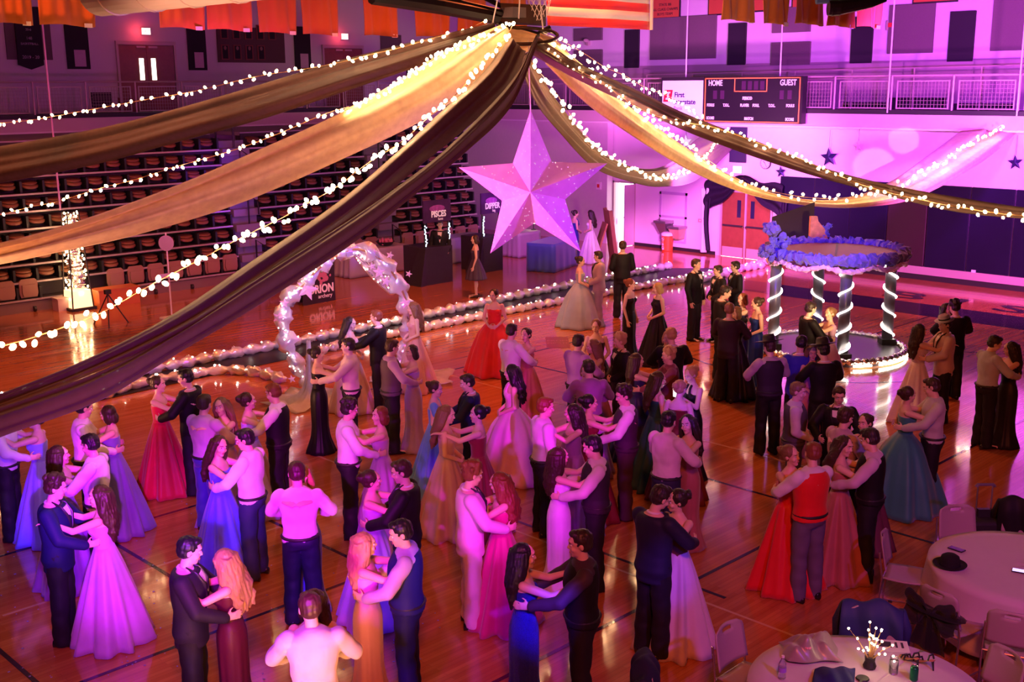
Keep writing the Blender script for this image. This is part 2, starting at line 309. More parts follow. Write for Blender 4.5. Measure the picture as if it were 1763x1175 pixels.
wpanel(1706, 0, 1790, 87, 'acoustic_panel', 'large grey acoustic panel at the top right corner', 'wall panel', m_mull, G1, 8.2)
wpanel(990, 50, 1038, 70, 'acoustic_panel', 'grey acoustic panel below the flag, upper of two', 'wall panel', m_mull, G1)
wpanel(990, 87, 1038, 118, 'acoustic_panel', 'grey acoustic panel below the flag, lower of two', 'wall panel', m_mull, G1)
for x0, y0, x1, y1, l in [(1254, 41, 1284, 112, 'narrow black hanging panel over the word HOME of the scoreboard'), (1465, 30, 1501, 109, 'narrow black hanging panel below the rightmost orange banner'),
                          (1632, 21, 1675, 106, 'narrow black hanging panel between the two right grey panels'), (1077, 52, 1101, 117, 'narrow black hanging panel just below the striped flag')]:
    wpanel(x0, y0, x1, y1, 'hanging_panel', l, 'wall panel', m_blackpad, G2)
wpanel(1257, 217, 1285, 280, 'hanging_panel', 'black panel hung on the lower wall beside the clock', 'wall panel', mat('navy_panel', (.02, .02, .05), .8), None, 4.15, .06, XR)
# 'championship' boards (orange with dark frame), partly above the frame of view
for i, (x0, x1, y1, tx) in enumerate([(1122, 1172, 31, '2011'), (1220, 1262, 25, '2009'), (1283, 1318, 20, '2007'), (1364, 1392, 16, '2005'), (1572, 1650, 3, '2002')]):
    a = pX(x0, y1, XU); b = pX(x1, y1, XU); w = abs(a.y-b.y)
    t = thing('honour_board', 'orange board headed %s, %s' % (tx, ['right beside the flag', 'left of the first orange banner', 'behind the first orange banners', 'behind the middle orange banners', 'at the top edge above the square grey panel'][i]), 'board', (XU, max(a.y, b.y), min(a.z, b.z)), group='honour boards high on the right wall')
    MB().bb((-.05, -w, 0), (0, 0, 1.2)).build('frame', m_dark, t); MB().bb((-.07, -w+.05, .05), (-.05, -.05, 1.15)).build('face', mat('board_orange', (.45, .1, .03), .7), t)
    if i == 0:
        text('lettering', tx, .34, wallM((-.075, -w/2, .42+.38), 'X'), m_dark, t)
        for k, s_ in enumerate(['STATE BB', 'ALL CLASS CHAMPS', 'BOYS TEAM']): text('lettering', s_, .13, wallM((-.075, -w/2, .48-.16*k), 'X'), m_dark, t)
# --- left upper wall: doors, banners, trophy board
def door_pair(n, x0, x1, ytop, label, panes, Y=YU):
    a = pY(x0, ytop, Y); b = pY(x1, ytop, Y); w = b.x-a.x; h = a.z-4.7
    t = thing('door_%d' % n, label, None, (a.x, Y, 4.7), kind='structure')
    fr = MB(); fr.bb((0, -.08, 0), (.08, 0, h)); fr.bb((w-.08, -.08, 0), (w, 0, h)); fr.bb((.08, -.08, h-.12), (w-.08, 0, h)); fr.build('door_frame', m_steel, t)
    lf = (w-.18)/2
    for k in range(2):
        xx = .09+k*(lf+.0); d = MB().bb((xx, -.06, .01), (xx+lf-.01, -.01, h-.13)).build('door_leaf', m_wood, t)
        px = xx+(lf-.3 if k == 0 else .14)
        MB().bb((px, -.075, h*.45), (px+.16, -.06, h*.45+.72)).build('door_pane', mat('lit_pane', (1, .96, .88), .3, emit=3.2), d)
        MB().bb((px-.08, -.1, h-.22), (px+.25, -.06, h-.16)).build('door_closer', m_steel, d)
    return t
door_pair(1, 197, 300, 70, 'red-brown double door with two bright slit windows on the left gallery', 2)
door_pair(2, 553, 624, 77, 'red-brown double door with bright slit windows behind the dark drape', 2)
def exit_sign(p, facing, label, strength=4.):
    t = thing('exit_sign', label, 'sign', p); red = mat('exit_red', (1, .12, .1), .4, emit=strength, ecol=(1, .1, .08))
    if facing == 'Y':
        MB().bb((-.17, -.06, -.12), (.17, 0, .12)).build('sign_case', m_white, t); MB().bb((-.155, -.066, -.105), (.155, -.06, .105)).build('sign_face', mat('exit_face', (1, .85, .8), .4, emit=2.2, ecol=(1, .62, .55)), t)
        text('lettering', 'EXIT', .15, wallM((0, -.068, 0), 'Y'), red, t)
    else:
        MB().bb((-.06, -.17, -.12), (0, .17, .12)).build('sign_case', m_white, t); MB().bb((-.066, -.155, -.105), (-.06, .155, .105)).build('sign_face', mat('exit_face', (1, .85, .8), .4, emit=2.2, ecol=(1, .62, .55)), t)
        text('lettering', 'EXIT', .15, wallM((-.068, 0, 0), 'X'), red, t)
exit_sign(pY(250, 54, YU-.01), 'Y', 'glowing red exit sign above the left gallery double door'); exit_sign(pY(592, 63, YU-.01), 'Y', 'glowing red exit sign under the orange banners, right of the trophy board')
exit_sign(pX(1271, 292, XR-.01), 'X', 'exit sign above the draped double door beside the clock')
for o_ in [o for o in bpy.data.objects if o.name.startswith('exit_sign')]:
    l = bpy.data.lights.new('exit_glow', 'POINT'); l.color = (1, .06, .08); l.energy = 9; l.shadow_soft_size = .1; q = bpy.data.objects.new('exit_glow', l); COL.objects.link(q); q.location = o_.location+Vector((-.3, -.3, 0))
def ypanel(x0, x1, y0, y1, name, label, cat, m, grp=None, z1=None, Y=YU, th=.05):
    a = pY(x0, y1, Y); b = pY(x1, y1, Y); zt = pY((x0+x1)/2, y0, Y).z if z1 is None else z1; zb = (a.z+b.z)/2
    t = thing(name, label, cat, (a.x, Y-.01, zb), group=grp); w = b.x-a.x; h = zt-zb
    MB().bb((0, -th, 0), (w, 0, h)).build('panel', m, t); return t, w, h
ypanel(12, 90, 20, 103, 'acoustic_panel', 'dark grey acoustic panel behind the black pennant banner at far left', 'wall panel', m_mull, None, 7.9)
t, w, h = ypanel(31, 75, 20, 112, 'pennant_banner', 'black pennant banner with white lettering at far left', 'banner', m_blackpad, None, 8.0, YU-.06)
MB().prism([(0, 0), (w, 0), (w/2, -.14)], (0, -.05, 0), (1, 0, 0), (0, 0, 1), (0, .05, 0)).build('pennant_tip', m_blackpad, t)
m_bannertext = mat('banner_print', (.45, .38, .45), .8)
for z, s_, sz in [(1.05, 'G', .34), (.82, '20-6', .1), (.62, '148', .13), (.49, 'BASKETBALL', .1), (.18, '2019 - 20', .14)]: text('lettering', s_, sz, wallM((w/2, -.055, z*h/1.35), 'Y'), m_bannertext, t)
for i, (x0, x1, y0, y1) in enumerate([(116, 155, 44, 119), (325, 356, 50, 121), (508, 535, 57, 121)]):
    t, w, h = ypanel(x0, x1, y0, y1, 'hanging_panel', ['black hanging panel with a pale notice left of the gallery door', 'black hanging panel with a photo poster right of the gallery door', 'black hanging panel with a pale notice right of the trophy board'][i], 'wall panel', m_blackpad, 'black panels on the left gallery wall', 7.7)
    MB().bb((w*.32, -.056, h*.05), (w*.82, -.05, h*.38)).build('notice', mat('notice_paper', (.55, .4, .5), .8, noise_amt=.5 if i == 1 else .1, nscale=9), t)
t, w, h = ypanel(375, 490, 40, 108, 'trophy_board', 'brown board with two rows of framed team portraits', 'board', mat('board_brown', (.09, .04, .04), .7), None, 7.6)
for r_ in range(2):
    for k in range(5 if r_ else 4):
        if r_ == 1 and k > 4: continue
        f = MB().bb((.12+k*.5, -.075, .1+r_*.72), (.44+k*.5, -.05, .62+r_*.72)).build('portrait_frame', mat('frame_red', (.2, .04, .03), .6), t)
        MB().bb((.17+k*.5, -.08, .13+r_*.72), (.39+k*.5, -.075, .58+r_*.72)).build('portrait', m_blackpad, f); MB().ell((.28+k*.5, -.082, .5+r_*.72), (.06, .01, .07), 8, 5).build('portrait_head', mat('portrait_skin', (.25, .12, .12), .8), f)
ypanel(700, 745, 120, 150, 'hanging_panel', 'dark panel low on the left gallery wall near the drape hub', 'wall panel', m_blackpad, None)
ypanel(655, 690, 60, 92, 'hanging_panel', 'small dark panel under the orange banners near the hub', 'wall panel', m_mull, None)
for (x0, x1, y0, y1, l) in [(158, 192, 159, 185, 'left of the gallery double door'), (500, 540, 140, 160, 'behind the cream drape')]:
    t, w, h = ypanel(x0, x1, y0, y1, 'wall_vent', 'dark louvred vent grille low on the gallery wall '+l, 'vent', m_blackpad, 'gallery wall vents')
    for k in range(5): MB().bb((.03, -.07, .05+k*h/5), (w-.03, -.05, .05+k*h/5+.05)).build('slat', m_mull, t)
t, w, h = ypanel(205, 262, 168, 198, 'radiator_box', 'reddish low heater box before the gallery double door', 'heater', mat('heater_red', (.25, .05, .04), .6), None)
# right gallery: dark louvred units behind the railing
for i, (x0, x1, y0, y1) in enumerate([(1537, 1628, 168, 189), (1650, 1745, 178, 190), (1463, 1525, 176, 190)]):
    wpanel(x0, y0, x1, y1, 'radiator_box', 'low dark heater box behind the mesh railing, %s' % ['directly below the black hanging panel', 'nearest the right edge', 'nearest the scoreboard'][i], 'heater', m_blackpad, 'gallery heater boxes', thick=.35)

# ================================================================ RIGHT WALL FITTINGS
# scoreboard
t = thing('scoreboard', 'black basketball scoreboard with orange outline reading HOME and GUEST', 'scoreboard', (XW-.12, 21.72, 4.31))
Wd, Hd = 3.52, 1.39
MB().bb((-.25, -Wd, 0), (0, 0, Hd)).build('case', mat('score_black', (.008, .007, .01), .5), t)
m_or = mat('score_orange', (.85, .22, .05), .5, emit=.35)
def sc(y0, y1, z0, z1, name='outline', m=m_or): return MB().bb((-.262, -y1, z0), (-.25, -y0, z1)).build(name, m, t)
for a in [(.03, Wd-.08, .02, .05), (.03, Wd-.08, Hd-.06, Hd-.03), (.03, .06, .02, Hd-.03), (Wd-.11, Wd-.08, .02, Hd-.03), (1.13, 1.155, .95, Hd-.05), (2.28, 2.305, .95, Hd-.05), (1.13, 2.305, .94, .965)]: sc(*a)
m_scl = mat('score_letter', (.85, .75, .85), .5, emit=.25)
for s_, y, z, sz in [('HOME', .43, 1.2, .24), ('GUEST', 3.03, 1.2, .24), ('PERIOD', 1.62, .74, .13), ('FOULS', .27, .53, .12), ('T.O.L.', .86, .53, .12), ('PLAYER', 1.53, .53, .12), ('FOUL', 1.94, .53, .12), ('T.O.L.', 2.5, .53, .12), ('FOULS', 3.13, .53, .12),
                     ('SCORE', .27, .13, .12), ('MATCH', 1.7, .13, .12), ('SCORE', 3.13, .13, .12)]:
    text('lettering', s_, sz, wallM((-.264, -y, z), 'X'), m_scl, t, sx=.78, bold=.004)
m_dig = mat('digit_off', (.05, .02, .05), .4)
for y in (.35, .62, 2.75, 3.02, 1.4, 1.62, 1.84, 2.06): sc(y, y+.14, 1.0 if 1.2 < y < 2.2 else .72, (1.0 if 1.2 < y < 2.2 else .72)+.26, 'digit', m_dig)
# bank sign
t = thing('bank_sign', 'white sponsor sign with red emblem reading First Interstate Bank', 'sign', (XW-.12, 23.42, 4.31))
MB().bb((-.25, -1.68, 0), (0, 0, Hd)).build('case', m_dark, t)
MB().bb((-.262, -1.66, .04), (-.25, -.06, Hd-.1)).build('face', mat('sign_face', (.85, .8, .84), .5, emit=.25), t)
MB().prism([(0, 0), (.32, 0), (.38, .38), (.06, .38)], (-.27, -.10, .62), (0, -1, 0), (0, 0, 1), (.008, 0, 0)).build('emblem', mat('emblem_red', (.75, .02, .04), .5, emit=.2), t)
MB().prism([(.1, .07), (.27, .07), (.28, .13), (.22, .13), (.235, .27), (.28, .27), (.29, .32), (.13, .32), (.12, .27), (.17, .27), (.155, .13), (.11, .13)], (-.275, -.10, .62), (0, -1, 0), (0, 0, 1), (.005, 0, 0)).build('emblem_letter', mat('sign_face', ()), t)
m_navy = mat('letter_navy', (.03, .02, .12), .5)
text('lettering', 'First', .22, wallM((-.27, -.55, .84), 'X'), m_navy, t, align='LEFT', bold=.006); text('lettering', 'Interstate', .22, wallM((-.27, -.53, .62), 'X'), m_navy, t, align='LEFT', bold=.006)
text('lettering', 'Bank', .18, wallM((-.27, -.53, .42), 'X'), mat('letter_violet', (.3, .1, .4), .5), t, align='LEFT')
# blue wall mats, each a pad; white strip; dark kick
t = thing('wall_padding', 'row of tall navy blue wall mats along the right wall above a pale strip', 'wall mat', (XR, 19.23, 0))
m_pad = mat('pad_navy', (.006, .004, .02), .6, spec=.1, noise_amt=.2, nscale=1.5, sheen=.2); y = 0
for k in range(15):
    mb = MB(); mb.bb((-.08, -y-1.2+.012, .38), (0, -y-.012, 2.7)); o = mb.build('mat_panel', m_pad if k not in (3,) else mat('pad_wine', (.03, .006, .02), .45), t)
    bv = o.modifiers.new('b', 'BEVEL'); bv.width = .02; bv.segments = 2; y += 1.2
MB().bb((-.12, -18, .16), (0, 0, .38)).build('pale_strip', mat('strip_pale', (.42, .33, .32), .5), t)
MB().bb((-.1, -18, 0), (0, 0, .16)).build('kick_board', m_dark, t)
for i, (x, y_, l) in enumerate([(1676, 470, 'low white socket plate on the blue wall mats near the right edge')]):
    p = pX(x, y_, XR-.1); o = MB().bb((-.015, -.06, -.08), (0, .06, .08)).build('socket_plate', m_white); o.location = p; tag(o, l, 'socket')
# double door under dark bunting
xa = 21.42; t = thing('door_3', 'wood double door with steel kick plates under dark draped fabric', None, (XR, xa, 0), kind='structure')
w = 1.95; fr = MB(); fr.bb((-.06, -.07, 0), (0, 0, 2.16)); fr.bb((-.06, -w, 0), (0, -w+.07, 2.16)); fr.bb((-.06, -w, 2.1), (0, 0, 2.2)); fr.build('door_frame', m_steel, t)
MB().bb((-.08, -w/2-.03, 0), (0, -w/2+.03, 2.1)).build('mullion', m_steel, t)
for k in range(2):
    y0 = -.08-k*(w/2-.04); y1 = y0-(w/2-.13); d = MB().bb((-.05, y1, .01), (-.01, y0, 2.09)).build('door_leaf', m_wood, t)
    MB().bb((-.056, y1+.03, .02), (-.05, y0-.03, .33)).build('kick_plate', m_steel, d); MB().bb((-.11, y1+.05, 1.0), (-.05, y0-.05, 1.05)).build('push_bar', mat('bar_dark', (.03, .03, .03), .4), d)
    pz_ = y1+.14 if k == 0 else y0-.28; MB().bb((-.058, pz_, 1.3), (-.05, pz_+.14, 1.85)).build('door_pane', mat('pane_night', (.02, .02, .05), .1), d)
    yk = y1+.02 if k == 0 else y0-.02; MB().ell((-.1, yk, 1.0), (.03, .04, .05), 8, 6).build('door_handle', m_chrome, d)
MB().bb((-.04, -w+.06, .0), (.0, -.06, .015)).build('door_gap_light', mat('gap_light', (1, .9, .95), .4, emit=2.5), t)
# dark bunting over that door: two swags and two tails
def cloth_grid(P, name, m, parent, th=.012, sub=1):
    mb = MB().grid(P); o = mb.build(name, m, parent, True); so = o.modifiers.new('s', 'SOLIDIFY'); so.thickness = th; so.offset = 0
    if sub: k = o.modifiers.new('u', 'SUBSURF'); k.levels = sub; k.render_levels = sub
    return o
m_tulle = mat('black_tulle', (.012, .008, .02), .7, spec=.2, noise_amt=.3, nscale=12); m_org = mat('white_organza', (.7, .65, .75), .5, sheen=.3)
t = thing('door_bunting', 'black fabric swags with white tails tied around the double door', 'drapery', (XR-.1, xa, 0))
for sgn, y0, y1, zt in ((1, .52, -1.02, 2.5), (-1, -2.42, -.92, 2.4)):
    P = []
    for i in range(19):
        u = i/18; yc = y0+(y1-y0)*u; top = 2.42+.22*u+.06*math.sin(u*9); dz = .14+.95*(1-u)**.8; row = []
        for j in range(15):
            v = j/14; row.append((-.1-.07*math.sin(v*13+u*2)-.05*math.sin(v*PI), yc, top-dz*v))
        P.append(row)
    cloth_grid(P, 'swag', m_tulle, t)
    P = []
    for i in range(11):
        u = i/10; row = []
        for j in range(9):
            v = j/8; row.append((-.1-.05*math.sin(v*9+u*2), y0+(v-.5)*(.34-.12*math.sin(u*PI))*1., 2.2-2.15*u))
        P.append(row)
    cloth_grid(P, 'tail', m_tulle if sgn < 0 else m_org, t)
P = [[(-.16-.04*math.sin(v*7+u*3), .33+(v-.5)*.2+.05*math.sin(u*4), 1.9-1.75*u) for v in np.linspace(0, 1, 7)] for u in np.linspace(0, 1, 10)]
cloth_grid(P, 'dark_tail', m_tulle, t)
# clock
p = pX(1319, 281, XR-.02); t = thing('wall_clock', 'round white wall clock with dark rim above the padded wall', 'clock', p)
RX = Matrix.Rotation(-PI/2, 4, 'Y')
def disc(r, x0, x1, name, m, parent, n=28): mb = MB(); mb.cyl((-x0, 0, 0), (-x1, 0, 0), r, n); return mb.build(name, m, parent)
disc(.185, 0, .05, 'rim', m_dark, t); disc(.165, .05, .056, 'dial', mat('clock_dial', (.7, .65, .72), .4), t)
for k in range(12): a = k*PI/6; MB().box((-.06, .14*math.sin(a), .14*math.cos(a)), (.006, .012, .03), M=Matrix.Rotation(-a, 4, 'X')).build('hour_mark', m_dark, t)
MB().box((-.064, .035, .03), (.006, .016, .1), M=Matrix.Rotation(-.86, 4, 'X')).build('hour_hand', m_dark, t); MB().box((-.068, -.03, -.05), (.006, .011, .13), M=Matrix.Rotation(-.5, 4, 'X')).build('minute_hand', m_dark, t)
# foil / paper stars hanging on the wall
def star_mb(R, r, d, n=5, rot=0., back=True):
    mb = MB(); vs = []
    for k in range(2*n): a = PI/2+rot+k*PI/n; q = R if k % 2 == 0 else r; vs.append((q*math.cos(a), q*math.sin(a), 0))
    vs += [(0, 0, d), (0, 0, -d)]; fs = []
    for k in range(2*n): fs.append((k, (k+1) % (2*n), 2*n)); fs.append(((k+1) % (2*n), k, 2*n+1))
    return mb.add(vs, fs)
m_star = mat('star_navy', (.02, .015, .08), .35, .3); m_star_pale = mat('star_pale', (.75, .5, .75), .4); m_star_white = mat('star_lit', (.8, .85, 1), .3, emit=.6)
for x, y, R_, m, l, c in [(1427, 271, .3, m_star, 'larger navy star hanging on the wall left of centre above the mats', 0), (1344, 296, .19, m_star, 'small navy star on the wall just above the blue mats', 0), (1748, 280, .21, m_star, 'navy star at the far right above the blue mats', 0),
                       (1478, 252, .17, m_star_pale, 'faint pale star between the larger navy star and the light patch', 0), (1181, 245, .24, m_star_white, 'white lit star seen behind the dark drape under the bank sign', 0)]:
    o = star_mb(R_, R_*.42, .05, rot=.1).build('wall_star', m); p = pX(x, y, XR-.12); o.matrix_world = wallM(p, 'X'); tag(o, l, 'star', 'wall stars')
    MB().cyl((0, R_*.9, 0), (0, R_+.5, 0), .006, 5).build('hanging_thread', m_dark, o)
# open hallway door and its lit opening
t = thing('door_4', 'open white hallway door with bright corridor behind', None, (XR, 26.0, 0), kind='structure')
MB().bb((.3, -1.0, .0), (.34, 0, 2.2)).build('lit_corridor', mat('corridor_light', (1, .78, .95), .4, emit=2.6), t)
fr = MB(); fr.bb((-.04, -.06, 0), (.05, 0, 2.2)); fr.bb((-.04, -1.0, 0), (.05, -.94, 2.2)); fr.bb((-.04, -1., 2.14), (.05, 0, 2.2)); fr.build('door_frame', m_steel, t)
d = MB().bb((-.55, -.99, .02), (-.0, -.95, 2.12)).build('door_leaf', mat('door_pale', (.6, .5, .55), .5), t)
MB().bb((-.5, -.945, .3), (-.46, -.94, 1.9)).build('door_edge', m_steel, d); MB().ell((-.45, -.9, 1.0), (.03, .05, .03), 8, 6).build('door_handle', m_chrome, d)
# fire alarm / small fittings on the pier
p = pX(1032, 320, XW-.02); t = thing('alarm_plate', 'small pale alarm box with red face on the wall right of the big star', 'alarm', p); MB().bb((-.06, -.1, -.13), (0, .1, .13)).build('box', m_white, t); MB().bb((-.075, -.05, -.06), (-.06, .05, .06)).build('alarm_face', mat('alarm_red', (.6, .03, .03), .5), t)
p = pX(1534, 44, XU-.01); t = thing('alarm_plate', 'small alarm box with strobe on the upper wall beside the square grey panel', 'alarm', p); MB().bb((-.06, -.13, -.14), (0, .13, .14)).build('box', m_steel, t); MB().bb((-.075, -.06, -.05), (-.06, .06, .08)).build('alarm_face', mat('alarm_red', ()), t)
p = pX(1012, 70, XU-.1); t = thing('wall_camera', 'small grey camera on the panel under the flag', 'camera', p); MB().ell((-.1, 0, 0), (.14, .08, .08), 10, 6).build('camera_body', m_steel, t); MB().bb((-.05, -.05, -.18), (.1, .05, -.02)).build('bracket', m_steel, t)
p = pX(1206, 380, XR-.01); t = thing('switch_plate', 'small beige switch plate on the wall left of the draped door', 'switch', p); MB().bb((-.02, -.09, -.06), (0, .09, .06)).build('plate', m_steel, t); MB().bb((-.03, -.02, -.02), (-.02, .02, .02)).build('toggle', m_white, t)
# recessed trim frame, drinking fountains, cooler
ya = pX(1136, 360, XR).y; yb = pX(1183, 360, XR).y; t = thing('niche_frame', 'violet painted niche frame around the drinking fountains', 'frame', (XR, ya, 0))
mf = mat('niche_violet', (.5, .36, .52), .5); w = ya-yb
for b in [((-.03, -.07, .32), (0, 0, 1.95)), ((-.03, -w, .32), (0, -w+.07, 1.95)), ((-.03, -w, 1.86), (0, 0, 1.95)), ((-.03, -w, 1.08), (0, 0, 1.15)), ((-.03, -w, .25), (0, 0, .32))]: MB().bb(*b).build('frame_bar', mf, t)
for i, (x, y, zt, m_, l) in enumerate([(1143, 386, 1.0, mat('fountain_steel', (.35, .3, .33), .3, .8), 'higher steel drinking fountain on the wall'), (1166, 396, .85, mat('fountain_beige', (.45, .28, .2), .45), 'lower beige drinking fountain right of the steel one')]):
    p = pX(x, y, XR-.2); t = thing('drinking_fountain', l, 'fountain', (XR, p.y, 0), group='drinking fountains')
    MB().rings([[(-.04, -.18, zt-.42), (-.04, .18, zt-.42), (-.28, .13, zt-.42), (-.28, -.13, zt-.42)], [(-.02, -.24, zt-.08), (-.02, .24, zt-.08), (-.42, .22, zt-.08), (-.42, -.22, zt-.08)]]).build('cabinet', m_, t)
    MB().rings([[(-.0, -.27, zt-.08), (-.0, .27, zt-.08), (-.46, .25, zt-.08), (-.46, -.25, zt-.08)], [(-.0, -.27, zt), (-.0, .27, zt), (-.46, .25, zt), (-.46, -.25, zt)]]).build('basin', mat('fountain_steel', ()), t)
    MB().tube([(-.3, .12, zt), (-.3, .12, zt+.08), (-.33, .06, zt+.1)], .015, 6).build('spout', m_chrome, t)
p = pz(1130, 437); t = thing('drink_cooler', 'orange round drink cooler with white lid standing below the fountains', 'cooler', (XR-.32, p.y+.15, 0))
mo = mat('cooler_orange', (.85, .1, .02), .4); MB().lathe([(.17, 0), (.185, .02), (.2, .5), (.2, .52)]).build('tub', mo, t); MB().lathe([(.21, .52), (.21, .6), (.16, .63), (.05, .635)]).build('lid', m_white, t)
MB().cyl((-.2, 0, .08), (-.26, 0, .08), .02, 8).build('tap', m_white, t)
for k, ch in enumerate('GTRD'): text('lettering', ch, .12, Matrix.Translation((-.203, .03, .43-.1*k)) @ wallM((0, 0, 0), 'X'), m_white, t, .006)
# wooden easel / lectern by the hallway door
p = pz(1045, 452); t = thing('wood_lectern', 'tall tilted wooden board stand with two round holes near the hallway door', 'stand', (p.x+.5, p.y+.3, 0), .9)
mw = mat('stand_wood', (.4, .18, .07), .5, noise_amt=.2)
MB().box((0, 0, .8), (.9, .06, 1.6), M=Matrix.Rotation(-.14, 4, 'X')).build('board', mw, t)
for sx in (-.45, .45): MB().box((sx, -.02, .8), (.08, .12, 1.66), M=Matrix.Rotation(-.14, 4, 'X')).build('side_rail', mat('stand_dark', (.25, .1, .04), .5), t)
for sx in (-.2, .2): MB().ell((sx, -.16, 1.25), (.06, .02, .1), 10, 6).build('hole_plug', mat('plug_pale', (.9, .8, .75), .5, emit=.3), t)
MB().box((0, .35, .6), (.7, .05, 1.25), M=Matrix.Rotation(.3, 4, 'X')).build('rear_leg', mw, t)

# ================================================================ BLEACHERS (retracted, chairs folded)
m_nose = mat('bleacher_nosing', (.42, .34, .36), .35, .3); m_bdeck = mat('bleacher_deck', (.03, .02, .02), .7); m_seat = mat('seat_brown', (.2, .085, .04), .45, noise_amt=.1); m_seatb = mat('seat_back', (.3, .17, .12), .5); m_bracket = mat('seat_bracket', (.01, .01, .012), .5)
Y0, ZR, DZ, DY, NR = 28.5, .33, .43, .10, 9
def seat_fold_mb():
    mb = MB(); n = 12
    for (ox, oy, z0, rx, ry, rz, tl) in [(0, 0, .12, .225, .17, .05, .45), (0, .06, .2, .23, .2, .03, .25)]:
        M = Matrix.Rotation(tl, 3, 'X'); mb.ell((ox, oy, z0), (rx, ry, rz), 12, 5, M)
    return mb
seat_me = seat_fold_mb().mesh('seat', True); seat_me.materials.append(m_seat)
mb = MB(); mb.rings([[(x, y, z) for x, z in [(-.2, 0), (.2, 0), (.235, .1), (.23, .4), (.17, .47), (-.17, .47), (-.23, .4), (-.235, .1)]] for y in (0, .05)]); mb.rings([[(x, y, z) for x, z in [(-.15, .03), (.15, .03), (.18, .12), (.17, .33), (-.17, .33), (-.18, .12)]] for y in (-.05, -.0)])
up_me = mb.mesh('seat'); up_me.materials.append(m_seatb)
br_me = MB().bb((-.025, -.16, 0), (.025, .14, .3)).bb((-.05, -.2, 0), (.05, .16, .03)).mesh('seat_bracket'); br_me.materials.append(m_bracket)
def bleacher(x0, x1, label, row0):
    t = thing('bleacher_section', label, 'bleachers', (x0, Y0, 0), group='retracted bleacher sections'); Lx = x1-x0
    brs = []
    for k in range(NR):
        y = DY*k; z = ZR+DZ*k
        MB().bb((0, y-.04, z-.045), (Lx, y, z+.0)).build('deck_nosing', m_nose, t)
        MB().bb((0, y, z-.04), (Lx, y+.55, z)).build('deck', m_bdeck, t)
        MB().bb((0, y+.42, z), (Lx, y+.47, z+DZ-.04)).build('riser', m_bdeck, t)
        n = int(Lx/.55)
        for i in range(n):
            xx = (i+.5)*Lx/n; up = k == 0 and any(a <= x0+xx <= b for a, b in row0)
            if k == 0 and not up: continue
            o = ob('seat', up_me if up else seat_me, None, t); o.location = (xx, y+(.05 if up else .2), z+(.03 if up else .05)); o.rotation_euler = (0, 0, random.uniform(-.03, .03))
            brs.append((xx+Lx/n/2, y+.2, z))
    mb = MB()
    for p in brs: mb.bb((p[0]-.03, p[1]-.17, p[2]), (p[0]+.03, p[1]+.15, p[2]+.3))
    mb.build('seat_brackets', m_bracket, t, kind='stuff')
    MB().bb((0, 0.02, .0), (Lx, .3, ZR-.07)).build('front_skirt', mat('bleacher_skirt', (.2, .13, .11), .5), t)
    for i in range(int(Lx/1.1)): MB().cyl(((i+.4)*1.1, -.02, .07), ((i+.4)*1.1+.06, -.02, .07), .07, 10).build('wheel', m_dark, t)
    MB().bb((0, DY*(NR-1)+.45, ZR+DZ*NR-.1), (Lx, YW-Y0-.02, ZR+DZ*NR)).build('top_platform', mat('platform_grey', (.3, .24, .28), .6), t)
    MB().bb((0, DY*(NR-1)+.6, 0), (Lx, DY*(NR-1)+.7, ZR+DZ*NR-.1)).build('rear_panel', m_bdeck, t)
    return t
bleacher(8.6, 17.25, 'left section of the folded bleachers, behind the glowing foil column', [(10., 11.7), (13.4, 17.2)])
bleacher(18.25, 22.35, 'middle section of the folded bleachers, between two stair aisles', [(19.3, 22.4)])
bleacher(23.25, 26.75, 'right section of the folded bleachers, behind the PISCES booth', [(23.3, 26.7)])
def aisle(x0, x1, label):
    t = thing('aisle_stair', label, 'stairs', (x0, Y0, 0), group='bleacher aisle stairs'); w = x1-x0
    for k in range(NR):
        MB().bb((.04, DY*k-.12, ZR+DZ*k-.2), (w-.04, DY*k+.5, ZR+DZ*k)).build('step', mat('step_grey', (.2, .17, .2), .5), t)
        MB().bb((.04, DY*k+.2, ZR+DZ*k), (w-.04, DY*k+.5, ZR+DZ*k+.21)).build('half_step', mat('step_grey', ()), t)
    mr = mat('rail_black', (.015, .012, .015), .4, .5)
    for k in (0, 3, 6):
        z = ZR+DZ*k; x = w/2; MB().tube([(x, DY*k-.1, z), (x, DY*k-.1, z+.85), (x+.32, DY*k-.1, z+.62), (x+.34, DY*k-.1, z+.25)], .025, 6).build('handrail', mr, t)
    MB().tube([(w/2, .8, ZR+DZ*8), (w/2, .8, ZR+DZ*8+.95), (w/2, 1.7, ZR+DZ*8+.95), (w/2, 1.8, ZR+DZ*8)], .03, 6).build('handrail', mr, t)
    return t
aisle(17.27, 18.23, 'left bleacher stair aisle with black handrails'); aisle(22.37, 23.23, 'right bleacher stair aisle with black handrails')
# step boxes & crate before the bleachers
for x, y, d, l, m_ in [(66, 514, (.85, .35, .3), 'pale step box in front of the first bleacher row at far left', mat('step_pale', (.6, .45, .4), .5)), (200, 524, (1.1, .5, .42), 'orange wooden crate on the floor right of the foil column', mat('crate_orange', (.55, .16, .05), .5, noise_amt=.15, nscale=4))]:
    p = pz(x, y); o = thing('step_box', l, 'box', (p.x, min(p.y, Y0-.35), 0)); MB().box((0, 0, d[2]/2), d).build('body', m_, o); MB().box((0, 0, d[2]+.015), (d[0]+.04, d[1]+.04, .03)).build('lid', m_, o)
